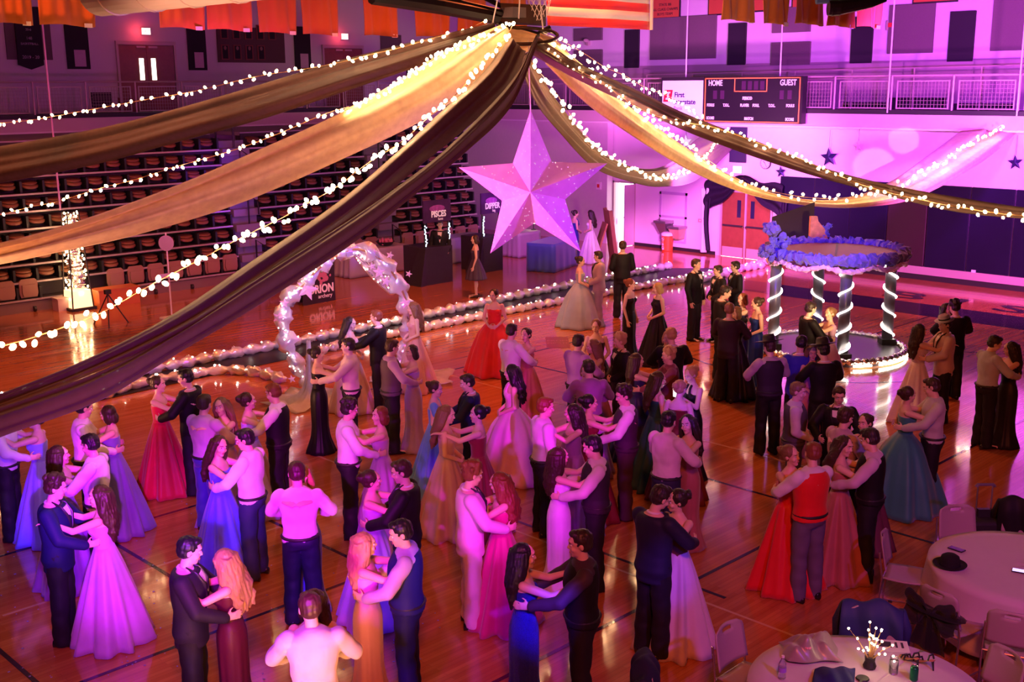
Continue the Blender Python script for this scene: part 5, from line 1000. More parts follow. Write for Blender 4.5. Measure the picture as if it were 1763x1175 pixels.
def face_mesh():
    mb = MB(); mb.ell((0, .0945, 1.5765), (.02, .005, .0035), 8, 4); mb.ell((0, .094, 1.567), (.018, .006, .004), 8, 4); return mb.mesh('lips', True)
def brow_mesh():
    mb = MB()
    for sg in (1, -1): mb.tube([(.014*sg, .0955, 1.66), (.03*sg, .094, 1.665), (.046*sg, .082, 1.66)], [.003, .0035, .002], 5)
    return mb.mesh('eyebrows', True)
def childM(name, me, m, par, M=None):
    if me.users > 0 or True:
        if not me.materials: me.materials.append(m_dark)
    o = bpy.data.objects.new(name, me); COL.objects.link(o); o.parent = par
    if M is not None: o.matrix_local = M
    if m is not None: o.material_slots[0].link = 'OBJECT'; o.material_slots[0].material = m
    return o
def hat(t, kind, Th, m=m_dark):
    mb = MB()
    if kind == 'cowboy': mb.lathe([(.085, 1.70), (.1, 1.72), (.21, 1.735), (.215, 1.74), (.1, 1.735), (.09, 1.8), (.075, 1.835), (.03, 1.82)], (0, -.015, 0), 24)
    elif kind == 'fedora': mb.lathe([(.09, 1.715), (.15, 1.71), (.155, 1.716), (.092, 1.725), (.085, 1.79), (.06, 1.805), (.02, 1.795)], (0, -.01, 0), 24)
    o = childM('hat', mb.mesh('hat', True), m, t, Th)
    if kind == 'fedora': childM('hat_band', MB().lathe([(.094, 1.722), (.091, 1.75)], (0, -.01, 0), 24).mesh('hat_band'), m_dark, o)
def person(label, pos, yaw, sex, pose, hair='short', hc='brown', top='shirt', tc=(.75, .72, .75), lc=(.012, .01, .015), skirt='aline', bod='strapless', skin=0, h=None, vc=None, hatk=None, hatm=None, group=None, bow=True, dx=0., sparkle=False):
    h = h or (1.78 if sex == 'm' else 1.66); s = h/1.755; t = thing('person', label, 'person', (pos[0], pos[1], 0), yaw, group); t.scale = (s, s, s); 
    me, Th = cached(('b', sex, pose), lambda: body_mesh(sex, pose)); sk = SK[skin]; childM('body', me, sk, t)
    childM('hair', cached(('h', hair), lambda: hair_mesh(hair)), HC[hc], t, Th)
    childM('eyes', cached('eyes', eyes_mesh), None, t, Th); childM('lips', cached('lips', face_mesh), m_lip, t, Th); childM('eyebrows', cached('brow', brow_mesh), HC[hc], t, Th)
    if sex == 'm':
        if top == 'jacket':
            childM('jacket', cached(('j', pose), lambda: jacket_mesh(sex, pose)), cloth(tc), t)
            def vf():
                rows = []
                for z, hw in ((1.14, .004), (1.22, .022), (1.3, .04), (1.38, .055), (1.44, .06)):
                    ry = np.interp(z, [1.08, 1.18, 1.28, 1.36, 1.42, 1.46], [.13, .138, .148, .142, .122, .105]); rx = .2; rows.append([V(x, ry*math.sqrt(max(.02, 1-(x/rx)**2))+.008-(.012 if z > 1.4 else 0), z) for x in np.linspace(-hw, hw, 5)])
                return MB().grid(rows).mesh('shirt_front', True)
            childM('shirt_front', cached('vf', vf), cloth((.8, .76, .8)), t)
            def lap():
                mb = MB()
                for sg in (1, -1): mb.tube([(.006*sg, .142, 1.13), (.035*sg, .15, 1.24), (.068*sg, .142, 1.36), (.075*sg, .09, 1.45), (.05*sg, .0, 1.495)], [.008, .02, .024, .018, .014], 6, ry=.35)
                return mb.mesh('lapels', True)
            childM('lapels', cached('lap', lap), mat('satin_black', (.02, .018, .022), .3), t)
        else:
            childM('shirt', cached(('s', pose), lambda: shirt_mesh(sex, pose)), cloth(tc), t)
            if vc: childM('vest', cached('vest', vest_mesh), cloth(vc), t)
            childM('belt', cached('belt', lambda: MB().tube([(0.184*math.cos(a), -.008+.152*math.sin(a), .985) for a in np.linspace(0, 2*PI, 25)[:-1]], .016, 6, True).mesh('belt', True)), m_dark, t)
        childM('collar', cached('collar', lambda: MB().tube([(.062*math.cos(a), -.012+.06*math.sin(a), 1.478+.012*math.cos(a+PI/2)) for a in np.linspace(0, 2*PI, 21)[:-1]], .014, 6, True).mesh('collar', True)), cloth((.8, .76, .8)) if top == 'jacket' else cloth(tc), t)
        if bow: childM('bow_tie', cached('bow', lambda: MB().ell((.025, .075, 1.462), (.024, .008, .014), 8, 5).ell((-.025, .075, 1.462), (.024, .008, .014), 8, 5).ell((0, .079, 1.462), (.008, .008, .009), 6, 4).mesh('bow_tie', True)), m_dark, t)
        childM('trousers', cached(('t', 0), lambda: trousers_mesh(.02)), cloth(lc), t)
        for sg in (1, -1): o = childM('shoe', cached(('shoe', sg), lambda: shoe_mesh(sg)), mat('shoe_black', (.012, .01, .012), .25), t); o.location = (sg*-.006, 0, 0)
    else:
        mt = cloth(tc, .5, .35) if not sparkle else mat('sequin_%d' % int(tc[2]*99), tc, .3, .7, bump=1., bscale=160, noise_amt=.6, nscale=90)
        childM('bodice', cached(('bd', bod), lambda: bodice_mesh(bod)), mt if vc is None else cloth(vc), t)
        childM('skirt', cached(('sk', skirt), lambda: skirt_mesh(skirt)), mt, t)
        if skirt == 'short':
            for sg in (1, -1): o = childM('shoe', cached(('shoe', sg), lambda: shoe_mesh(sg)), mat('shoe_black', ()), t)
    if hatk: hat(t, hatk, Th, hatm or m_dark)
    return t
def yaw_to(v): return math.atan2(v.y, v.x)-PI/2
def pos_at(px, py, h): return pz(px, py, h)
def single(label, px, py, face, sex, pose, h=None, foot=False, **k):
    hh = h or (1.78 if sex == 'm' else 1.66); p = pz(px, py, 0 if foot else hh*1.0); v = _R0*math.cos(math.radians(face))+_F0*math.sin(math.radians(face))
    return person(label, p, yaw_to(v), sex, pose, h=hh, **k)
def couple(px, py, ang, lm, lf, m={}, f={}, d=.46, hm=1.78, hf=1.66):
    """px,py: midpoint of the two head tops; ang: direction from man to woman, 0 = to the right in the photo, 90 = away"""
    d *= .80; p = pz(px, py, (hm+hf)/2); v = (_R0*math.cos(math.radians(ang))+_F0*math.sin(math.radians(ang))); a = p-v*d/2; b = p+v*d/2
    pm = m.pop('pose', 'hold'); pf = f.pop('pose', 'neck')
    person(lm, a, yaw_to(v), 'm' if not m.pop('girl', 0) else 'f', pm, h=hm, **m); person(lf, b, yaw_to(-v), 'f', pf, h=hf, **f)
WHT = (.8, .76, .8); BLK = (.007, .005, .008); NVY = (.008, .01, .07); 
J = lambda c=BLK, **k: dict(top='jacket', tc=c, **k)
SV = lambda c=WHT, v=None, **k: dict(top='shirt', tc=c, vc=v, **k)
D = lambda c, s='aline', hair='long', **k: dict(tc=c, skirt=s, hair=hair, **k)
# ---- lower left
couple(30, 700, 5, 'man in white shirt and black trousers at the left edge, half under the dark drape', 'woman in pale blue shimmering gown at the left edge', SV(), D((.25, .32, .85), 'aline', 'updo'), d=.5)
couple(163, 692, 20, 'man in bright white shirt hugging a bare-armed partner, below the dark drape', 'woman with dark hair whose arms circle the white-shirted man below the dark drape', SV(hc='black'), D((.2, .15, .5), 'aline', 'bob', hc='brown', pose='neck2'), d=.4)
couple(130, 757, 180, 'dark-haired man in white shirt seen from the side, behind the satin-gown couple', 'woman with long brown hair and bare arms facing the white-shirted man on the left', SV(hc='black', pose='hold2'), D((.3, .1, .5), 'aline', 'long', hc='brown'))
couple(128, 828, 5, 'man in dark navy suit dancing in the lower left corner', 'woman in shiny violet satin gown with long hair, lower left', J(NVY, hair='curly'), D((.55, .28, .75), 'aline', 'long', pose='shoulders', rough=None) if False else D((.55, .28, .75), 'aline', 'wavy', pose='shoulders'), d=.56)
couple(295, 640, 20, 'man in black suit with arms of the red-gowned woman on him', 'woman in long raspberry red gown with bare back, left side', J(hc='black'), D((.75, .01, .06), 'aline', 'updo', pose='shoulders'), d=.56) if False else couple(297, 642, 170, 'man in black suit facing the red-gowned woman, below the foil garland', 'woman in long raspberry red gown with bare back, left side', J(hc='black'), D((.75, .01, .06), 'aline', 'updo', pose='shoulders'), d=.56)
couple(365, 683, 60, 'man in mauve shirt and blue trousers dancing right of the red gown', 'woman with brown hair in mauve lace top right of the red gown', SV((.55, .35, .6), None, lc=(.05, .05, .3)), D((.45, .28, .5), 'aline', 'wavy', hc='light'), d=.4)
couple(400, 745, 165, 'man in bright white untucked shirt seen from behind, left centre', 'woman in royal blue gown dancing with the untucked white shirt man', SV(hair='short', hc='black', lc=(.03, .03, .12)), D((.1, .1, .75), 'aline', 'long', hc='brown', pose='neck2'), d=.48)
couple(450, 668, 175, 'man in black vest over white sleeves, left centre', 'woman in pale violet gown facing the black-vested man', SV(v=BLK, hc='auburn', pose='hold2'), D((.5, .45, .85), 'aline', 'updo'), d=.46)
couple(515, 798, 92, 'man in glowing white shirt and dark trousers seen from behind, lower left centre', 'woman hidden behind the glowing white shirt with her arms round his neck', SV(h=None) if False else SV(lc=(.015, .015, .05)), D((.1, .1, .6), 'sheath', 'long', hc='blond'), d=.38)
couple(353, 935, 5, 'man in dark suit at the bottom left dancing with a curly blond woman', 'woman with curly blond hair in dark wine gown at the bottom left', J((.02, .015, .03), hc='black'), D((.1, .01, .03), 'sheath', 'wavy', hc='blond', pose='neck2'), d=.42)
couple(535, 1020, 100, 'man in pale shirt cut off by the bottom edge, left centre', 'woman with long brown hair cut off by the bottom edge, left centre', SV((.6, .5, .6)), D((.12, .03, .12), 'sheath', 'long', pose='neck2'), d=.42)
couple(625, 695, 10, 'curly-haired man in bright violet-lit white shirt, arms on a bob-haired woman', 'woman with brown bob in mauve lace gown facing the curly-haired man', SV(hair='curly', hc='dark', pose='hold'), D((.45, .25, .5), 'aline', 'bob', hc='auburn'), d=.5)
couple(668, 800, 172, 'man in black suit lit on one shoulder, centre left', 'woman in pale mauve gown in front of the black-suited man, centre left', J(hc='brown'), D((.5, .3, .6), 'aline', 'updo', hc='brown', pose='neck'), d=.44)
couple(662, 905, 178, 'man in dark blue suit with pale sleeves behind the long blond hair', 'woman with very long blond hair in tight pink gown, bottom centre left', SV((.5, .35, .65), (.015, .015, .12), lc=(.01, .01, .09), hc='black'), D((.7, .35, .6), 'sheath', 'wavy', hc='blond', pose='neck'), d=.44)
# ---- around the arch
couple(625, 540, 175, 'red-haired man in black jacket in front of the moon arch', 'woman with long dark hair in pale pink dress in front of the moon arch', J(hc='auburn', pose='reach'), D((.7, .5, .6), 'aline', 'long', hc='dark', pose='clasp'), d=.6)
couple(573, 590, 185, 'young man in cream shirt with blue light on his face under the arch', 'woman in tight black gown at the left foot of the moon arch', SV((.7, .55, .5), hc='dark', pose='reach'), D(BLK, 'sheath', 'updo', hc='dark', pose='shoulders'), d=.6)
single('woman in long peach gown raising her hair, at the right side of the arch', 712, 520, 200, 'f', 'clasp', **D((.75, .42, .38), 'aline', 'wavy', hc='light', skin=2))
couple(598, 548, 90, 'man in dark shirt deeper behind the arch couple', 'woman in dark mauve dress deeper behind the arch couple', SV((.05, .03, .06)), D((.2, .1, .2), 'short', 'bob'), d=.5) if False else None
couple(690, 590, 20, 'man in grey vest dancing below the peach gown', 'woman in striped violet dress dancing below the peach gown', SV((.5, .3, .55), (.12, .08, .12)), D((.45, .3, .6), 'sheath', 'bob', hc='dark'), d=.42)
couple(778, 650, 5, 'boy in dark blue shirt beside the blue-sleeved girl, centre', 'girl in light blue puff-sleeved dress with brown hair, centre', J(NVY, hc='dark', pose='clasp'), D((.12, .35, .75), 'aline', 'updo', bod='sleeve', pose='clasp', hc='brown'), d=.55) if False else couple(778, 650, 178, 'boy in dark navy jacket beside the light blue dress', 'girl in light blue puff-sleeved dress with brown hair, centre', J(NVY, hc='dark', pose='hold'), D((.12, .35, .75), 'aline', 'updo', bod='sleeve', pose='clasp', hc='brown'), d=.6, hm=1.7, hf=1.6)
couple(795, 698, 180, 'woman in dark red sparkly dress holding a long-haired partner, centre', 'woman with long bluish-lit hair in beige gown, centre', dict(girl=1, tc=(.25, .02, .04), skirt='aline', hair='updo', hc='black', pose='shoulders'), D((.6, .4, .4), 'aline', 'long', hc='light', pose='clasp'), d=.5, hm=1.66)
single('woman in pink and violet halter ball gown with curly black hair, centre', 882, 628, 185, 'f', 'clasp', **D((.85, .5, .85), 'ball', 'wavy', hc='black', bod='halter', skin=2))
couple(893, 562, 40, 'man in white shirt seen from behind, above the violet ball gown', 'woman with curled brown hair in copper dress facing the white shirt', SV(hc='dark'), D((.5, .18, .12), 'aline', 'updo', hc='brown'), d=.42)
single('woman in red strapless gown standing by the foil garland, centre', 851, 498, 260, 'f', 'clasp', **D((.85, .03, .03), 'ball', 'updo', hc='brown', skin=2))
couple(835, 805, 10, 'man in pale pink suit with curly auburn hair, lower centre', 'woman in magenta gown behind the pale pink suit, lower centre', J((.75, .5, .7), lc=(.75, .5, .7), hair='curly', hc='auburn'), D((.55, .02, .2), 'aline', 'wavy', hc='auburn', pose='neck2'), d=.4)
couple(952, 925, 180, 'man in black vest and trousers with bare arms at the bottom centre', 'woman in blue sequin gown with long black hair at the bottom centre', SV((.05, .03, .05), BLK, hc='dark', pose='reach'), D((.05, .06, .6), 'sheath', 'long', hc='black', pose='shoulders', sparkle=True), d=.62)
couple(995, 760, 180, 'dark-haired man in pale shirt with corsage hand at his collar, centre', 'woman with brown hair in fitted lilac gown, centre', SV((.7, .62, .62), (.03, .02, .03), hc='black', pose='hold2'), D((.75, .55, .85), 'sheath', 'long', hc='brown', pose='neck'), d=.5)
couple(1047, 672, 178, 'bearded man in white sleeves and dark vest looking left, centre right', 'woman with black bun in wine red dress, centre right', SV(v=(.05, .02, .05), hair='curly', hc='dark', lc=(.06, .025, .05)), D((.2, .01, .03), 'aline', 'updo', hc='black', pose='shoulders'), d=.58)
couple(962, 690, 20, 'young man in white ruffled shirt left of the black bun', 'woman with dark wavy hair behind the lilac gown', SV((.7, .55, .68), hc='auburn', pose='clasp'), D((.25, .1, .25), 'aline', 'wavy', hc='dark', pose='neck2'), d=.5)
couple(1012, 622, 95, 'man in dark shirt in the crowded middle group', 'woman with purple-lit light hair in the crowded middle group', SV((.3, .12, .35), hc='dark'), D((.5, .2, .55), 'aline', 'bob', hc='light', pose='neck2'), d=.44)
couple(1008, 580, 40, 'man in violet shirt just above the crowded middle group', 'woman with long light brown hair above the crowded middle group', SV((.45, .2, .6), hc='dark'), D((.4, .12, .3), 'aline', 'long', hc='light', pose='neck2'), d=.42)
single('woman in black sequin top with arms folded, above the middle group', 1027, 550, 270, 'f', 'clasp', **D((.03, .02, .03), 'short', 'updo', hc='light', skin=2))
single('blond boy in black suit seen from behind right of the folded arms', 1070, 575, 200, 'm', 'clasp', h=1.68, **J(hair='curly', hc='blond'))
couple(1125, 604, 180, 'blond boy in dark maroon vest dancing at arm length', 'girl with long brown hair in navy top facing the blond boy', SV((.25, .05, .08), (.12, .015, .03), hair='curly', hc='blond', pose='reach'), D((.03, .03, .12), 'aline', 'long', hc='brown', pose='shoulders'), d=.6, hm=1.7, hf=1.62)
couple(1153, 567, 95, 'man in dark jacket with glowing pink face, upper middle group', 'woman with pale blond hair behind the pink-faced man', J(hc='blond'), D((.1, .03, .1), 'aline', 'bob', hc='blond', pose='neck2'), d=.44)
single('woman with brown hair in dark teal backless dress, right of the dark vest', 1132, 640, 20, 'f', 'clasp', **D((.02, .08, .12), 'aline', 'long', hc='brown'))
single('woman with blue-lit blond updo and bare back', 1170, 655, 60, 'f', 'clasp', **D((.15, .02, .05), 'aline', 'updo', hc='blond', skin=2))
single('woman in black halter dress with blond updo beside a bright phone', 1193, 630, 215, 'f', 'phone', **D(BLK, 'sheath', 'updo', hc='blond', bod='halter', skin=2))
couple(1168, 712, 40, 'man in untucked pale shirt seen from behind, right of centre', 'woman with long dark hair in copper sequin gown facing the untucked shirt', SV((.68, .55, .58), hc='black', lc=(.02, .02, .05)), D((.35, .12, .1), 'sheath', 'long', hc='dark', pose='neck'), d=.46)
couple(1148, 838, 40, 'tall man in dark navy suit low right of centre', 'woman in brown and white gown beside the tall navy suit', J((.015, .012, .04), hc='dark', pose='hold2'), D((.6, .45, .6), 'aline', 'updo', hc='dark', vc=(.15, .05, .04), pose='neck2'), d=.4)
# ---- back centre
couple(1015, 437, 178, 'man in light grey suit behind the grey tulle gown', 'woman in wide dusty grey tulle gown near the runner', J((.4, .33, .4), lc=(.35, .3, .35), hc='dark', pose='clasp'), D((.32, .36, .45), 'ball', 'updo', hc='dark', pose='clasp'), d=.55, hm=1.76, hf=1.64)
single('tall man in black suit with back turned beside the grey tulle gown', 1072, 415, 100, 'm', 'clasp', h=1.86, **J(hc='brown'))
single('woman in navy satin gown standing by the pier wall under the star tip', 990, 362, 20, 'f', 'clasp', **D((.02, .03, .3), 'sheath', 'updo', hc='dark', bod='halter'))
single('woman in white gown with long dark hair by the pier wall', 1017, 362, 170, 'f', 'clasp', **D((.8, .78, .85), 'aline', 'long', hc='dark'))
single('woman in long sleeveless black dress looking down, left of the tuxedo man', 1085, 480, 330, 'f', 'stand', **D(BLK, 'sheath', 'updo', hc='auburn', skin=2))
single('woman in black lace dress with short blond hair, left of the tuxedo man', 1134, 487, 200, 'f', 'clasp', **D((.015, .012, .02), 'aline', 'bob', hc='blond', bod='high', skin=2))
single('man in black tuxedo standing alone facing right', 1198, 446, 320, 'm', 'stand', h=1.8, **J(hc='brown'))
single('boy in black suit looking down, right of the tuxedo man', 1238, 457, 200, 'm', 'clasp', h=1.68, **J(hc='dark'))
single('boy in black suit with bow tie nearest the gazebo column', 1268, 450, 190, 'm', 'clasp', h=1.72, **J(hc='dark'))
couple(1262, 498, 10, 'tall man in black suit dancing left of the gazebo', 'woman with auburn hair and bare shoulders left of the gazebo', J(hc='dark', pose='hold2'), D((.02, .015, .12), 'sheath', 'bob', hc='auburn', skin=2), d=.5, hm=1.84)
couple(1262, 525, 60, 'man in dark grey suit in front of the auburn-haired woman', 'woman in long black gown left of the gazebo', J((.03, .02, .03), hc='light'), D((.01, .008, .012), 'aline', 'bob', hc='light', pose='neck2'), d=.44)
single('woman in navy blue gown against the left gazebo column', 1305, 512, 190, 'f', 'clasp', **D((.01, .03, .2), 'sheath', 'updo', hc='brown'))
couple(1412, 525, 10, 'man in dark hat dancing inside the gazebo', 'person in pale violet shawl dancing inside the gazebo', J(hc='dark'), D((.55, .35, .6), 'short', 'updo', hc='light', bod='sleeve'), d=.5)
# ---- right group
single('man in black wide hat and pale shirt with vest straps, left of the blue suit', 1328, 585, 100, 'm', 'hold', **SV((.5, .38, .42), (.03, .02, .03), hatk='cowboy'))
single('man in bright blue suit with back turned below the gazebo', 1378, 578, 95, 'm', 'hold2', **J((.03, .03, .4), hc='black'))
couple(1410, 592, 100, 'man in black wide hat facing a long-haired woman below the gazebo', 'woman with long orange-lit hair in pink gown below the gazebo', J(hatk='cowboy', hc='black') if False else J(hc='black', hatk='cowboy'), D((.65, .25, .4), 'aline', 'long', hc='light', pose='clasp'), d=.5)
single('young man in lavender shirt, grey vest and bow tie looking down', 1372, 658, 350, 'm', 'clasp', h=1.74, **SV((.6, .5, .68), (.08, .06, .1), hc='light', lc=(.06, .05, .1)))
single('boy in black suit looking at the camera, centre right', 1444, 665, 250, 'm', 'hold', h=1.68, **J(hc='brown'))
couple(1473, 708, 20, 'man in mauve shirt with back turned, right centre', 'woman with dark updo and thin straps, right centre', SV((.5, .32, .42), hc='brown', pose='hold'), D((.12, .03, .06), 'aline', 'updo', hc='brown', bod='strap', pose='neck'), d=.4)
couple(1382, 765, 115, 'man in red vest, white sleeves and grey trousers seen from behind', 'woman in bright red gown mostly behind the red-vested man', SV((.72, .66, .75), (.72, .01, .012), hc='auburn', lc=(.13, .1, .17), pose='hold2'), D((.7, .01, .02), 'aline', 'updo', hc='light', pose='neck'), d=.42)
couple(1478, 745, 160, 'man in black trousers and pale shirt behind the pleated rose gown', 'woman in pleated dusty rose gown with wavy brown hair and bare back', SV((.6, .45, .6), BLK, hc='dark', pose='hold2'), D((.42, .13, .12), 'aline', 'wavy', hc='brown', pose='neck2'), d=.4)
couple(1583, 662, 30, 'man in pale green-grey shirt and black trousers, right side', 'woman in teal tulle gown, right side', SV((.5, .5, .5), hc='brown', pose='hold2'), D((.05, .25, .26), 'ball', 'updo', hc='brown', pose='neck'), d=.4) if False else couple(1588, 658, 170, 'man in pale grey shirt and black trousers behind the teal gown', 'woman in wide teal tulle gown, right side', SV((.5, .48, .5), hc='brown', pose='hold2'), D((.04, .22, .24), 'ball', 'updo', hc='brown', pose='neck'), d=.42)
couple(1608, 552, 180, 'man in tan jacket and pale fedora, right side', 'woman with long dark hair in white and red dress facing the fedora man', J((.5, .36, .36), lc=BLK, hc='dark', hatk='fedora', hatm=mat('fedora_pale', (.5, .4, .45), .7), bow=False), D((.75, .7, .78), 'aline', 'long', hc='dark', vc=(.6, .55, .65), pose='shoulders'), d=.52)
couple(1640, 520, 90, 'man with dark curly hair behind the fedora man', 'woman in black dress behind the fedora man', J(hair='curly', hc='black'), D(BLK, 'sheath', 'wavy', hc='black'), d=.44)
couple(1725, 582, 10, 'man in pale bluish shirt and black trousers near the right edge', 'woman with dark hair in black gown at the right edge', SV((.45, .5, .6), hc='dark', pose='hold2'), D((.02, .015, .02), 'sheath', 'long', hc='dark', pose='neck2'), d=.44)
single('person in dark dress with bare legs before the sign booths', 818, 405, 180, 'f', 'stand', **D((.06, .04, .07), 'short', 'bob', hc='brown'))
single('dark figure standing behind the PISCES booth', 757, 380, 270, 'm', 'stand', h=1.75, **J((.01, .01, .015), hc='black'))
hp = pos_at(1193, 630, 1.66); fv = _R0*math.cos(math.radians(215))+_F0*math.sin(math.radians(215)); hp = hp+fv*.315
o_ = thing('smartphone', 'bright white phone screen held by the woman in the black halter dress', 'phone', (hp.x, hp.y, 1.335), yaw_to(fv)+PI); MB().box((0, 0, 0), (.08, .012, .155)).build('case', m_dark, o_); MB().box((0, .008, 0), (.072, .004, .145)).build('screen', mat('screen_white', (1, .95, 1), .3, emit=7), o_); MB().box((0, -.008, 0), (.072, .004, .145)).build('glowing_back', mat('screen_white', ()), o_)

# ================================================================ TABLES, CHAIRS, TABLEWARE
def fit_center(left, topy, r, z, x_hint):
    best = None
    for px in np.arange(x_hint-160, x_hint+160, 8):
        for py in np.arange(topy+30, topy+200, 6):
            c = pz(px, py, z); P = [c+V(r*math.cos(a), r*math.sin(a), 0) for a in np.linspace(0, 2*PI, 32)]
            q = [((p-EYE).dot(CR)/(p-EYE).dot(CF)*FPX+CX, -(p-EYE).dot(CU)/(p-EYE).dot(CF)*FPX+CY) for p in P]
            e = abs(min(a[0] for a in q)-left)+abs(min(a[1] for a in q)-topy)
            if best is None or e < best[0]: best = (e, c)
    return best[1]
m_tc = mat('tablecloth_lilac', (.62, .52, .6), .7, sheen=.2, noise_amt=.04); TZ = .76
def round_table(c, r, lt, lc, seed):
    t = thing('round_table', lt, 'table', (c.x, c.y, 0), group=None); MB().lathe([(r-.01, TZ-.03), (r, TZ-.02), (r, TZ-.012), (.02, TZ-.011)], n=48).build('tabletop', m_steel, t)
    for k in range(4): a = k*PI/2+.6; MB().cyl((.45*math.cos(a), .45*math.sin(a), 0), (.45*math.cos(a), .45*math.sin(a), TZ-.03), .016, 8).build('leg', m_steel, t)
    q = random.Random(seed); ph = q.random()*6; P = []
    for i in range(6): P.append([V(r*i/6*math.cos(2*PI*j/96), r*i/6*math.sin(2*PI*j/96), TZ-.008+.0015*math.sin(i*3+j*.3)) for j in range(97)])
    for i in range(12):
        f = i/11; row = []
        for j in range(97):
            a = 2*PI*j/96; w = .075*f*(math.sin(7*a+ph)+.6*math.sin(12*a+ph*2)); rr = r+.012+.02*f+w*(1 if w > 0 else .5); row.append(V(rr*math.cos(a), rr*math.sin(a), TZ-.008-(.60+.05*math.sin(4*a+ph))*f-.004*(i > 0)))
        P.append(row)
    mb = MB().grid(P); o = mb.build('tablecloth', m_tc, None, True); o.location = (c.x, c.y, 0); tag(o, lc, 'tablecloth')
    s_ = o.modifiers.new('s', 'SOLIDIFY'); s_.thickness = .003
c1 = fit_center(1285, 1092, .93, TZ, 1500); c2 = fit_center(1598, 915, .93, TZ, 1800)
round_table(c1, .92, 'round table at the bottom edge with the lit centrepiece', 'pale lilac cloth of the bottom round table, under the lit branch', 1)
round_table(c2, .92, 'round table at the right edge with the black bowler hat', 'pale lilac cloth of the right round table, under the bowler hat', 4)
m_ch = mat('chair_plastic', (.42, .3, .34), .45); m_cf = mat('chair_chrome', (.6, .5, .55), .25, .9)
def chair_proto():
    t = thing('stacking_chair', '-', 'chair', (0, 0, 0)); n = 14
    def slab(P, th, name):
        mb = MB(); mb.grid(P); o = mb.build(name, m_ch, t, True); s_ = o.modifiers.new('s', 'SOLIDIFY'); s_.thickness = th; return o
    P = [[V((u-.5)*.46*(1-.12*abs(v-.5)**2*4), -.22+.44*v, .44+.02*(2*u-1)**2+.02*(v-.4)**2) for u in np.linspace(0, 1, 9)] for v in np.linspace(0, 1, 9)]; slab(P, .014, 'seat')
    # back with hand slot: built as a ring of quads round a slot
    mb = MB(); U = np.linspace(-1, 1, 13); Vv = np.linspace(0, 1, 11); idx = {}
    for i, v in enumerate(Vv):
        for j, u in enumerate(U):
            hw = .225*(1-.06*v)*(1 if v < .8 else math.sqrt(max(.05, 1-((v-.8)/.22)**2))**.5); idx[i, j] = len(mb.v); mb.v.append((u*hw, -.23-.07*v+.035*u*u, .52+.36*v))
    for i in range(10):
        for j in range(12):
            if i in (8,) and 4 <= j <= 7: continue
            mb.f.append((idx[i, j], idx[i, j+1], idx[i+1, j+1], idx[i+1, j])); mb.m.append(0)
    o = mb.build('backrest', m_ch, t, True); s_ = o.modifiers.new('s', 'SOLIDIFY'); s_.thickness = .012
    for sg in (1, -1):
        MB().tube([(.22*sg, -.27, .74), (.235*sg, -.225, .46), (.235*sg, -.26, .02), (.235*sg, .26, .02), (.235*sg, .2, .44)], .0105, 7).build('leg', m_cf, t); MB().box((.235*sg, -.18, .012), (.03, .04, .024)).build('foot_cap', m_dark, t)
    MB().tube([(-.235, .2, .44), (.235, .2, .44)], .0105, 6).build('seat_frame', m_cf, t); MB().tube([(-.235, -.225, .44), (.235, -.225, .44)], .0105, 6).build('seat_frame', m_cf, t)
    return t
proto = chair_proto(); first = True
def chair(x, y, rz, label, pale=None):
    global first
    o = proto if first else copy_tree(proto); first = False; o.location = (x, y, 0); o.rotation_euler = (0, 0, rz); o['label'] = label; o['group'] = 'stacking chairs around the round tables'; return o
def around(c, px, py, label, rr=1.12, **k):      # chair at the rim facing the table, in the direction of a picked point
    p = pz(px, py, .85); d = (p-c); d.z = 0; d.normalize(); q = c+d*rr; return chair(q.x, q.y, yaw_to(-d), label), q, d
around(c1, 1320, 1105, 'empty chair left of the bottom table with its hand slot showing', 1.05)
o, q, d = around(c1, 1235, 1155, 'chair with a dark blue jacket over it at the bottom left of the bottom table', 1.45)
def jacket_on(q, d, label, m, seed, sc_=1.):
    t = thing('jacket', label, 'jacket', (q.x, q.y, 0), yaw_to(-d)); r_ = random.Random(seed); P = []
    for i in range(19):
        f = i/18*2-1; row = []
        for j in range(17):
            u = j/16*2-1; z = .93*1.-abs(f)**1.5*(.42 if f < 0 else .6)*sc_-.06*u*u; y = -.3-.0*f+(-.12 if f < 0 else .10)*min(1, abs(f)*3)-.03*f; row.append(V(u*.27*(1+.06*abs(f)), y-.02*math.sin(u*7+f*4+seed), z+.02*math.sin(u*5+seed)))
        P.append(row)
    cloth_grid(P, 'cloth', m, t, .02, 1)
    for sg in (1, -1): MB().tube([(.24*sg, -.34, .84), (.3*sg, -.38, .66), (.29*sg, -.38, .46)], [.05, .05, .045], 8).build('sleeve', m, t, True)
    return t
jacket_on(q, d, 'dark blue jacket hung over the chair at the bottom left', cloth((.015, .012, .06)), 1)
o, q, d = around(c1, 1500, 1080, 'chair behind the centrepiece covered by a blue jacket', 1.02); jacket_on(q, d, 'blue jacket draped over the chair behind the glowing centrepiece', cloth((.03, .04, .16)), 3)
around(c1, 1660, 1140, 'pink-lit empty chair right of the bottom table', 1.1)
around(c2, 1575, 930, 'empty chair left of the right table, nearest the dancers', 1.12)
o, qb, db = around(c2, 1640, 1010, 'chair with a black tulle bow at the right table', 1.14)
around(c2, 1740, 1075, 'chair in shadow at the lower right edge', 1.16); around(c2, 1690, 905, 'chair behind the right table with suitcase handle above it', 1.12)
o, qj, dj = around(c2, 1765, 880, 'chair hidden by a long black coat at the right edge', 1.3); jacket_on(qj, dj, 'long black coat hung over a chair at the right edge', cloth((.01, .008, .01)), 5, 1.25)
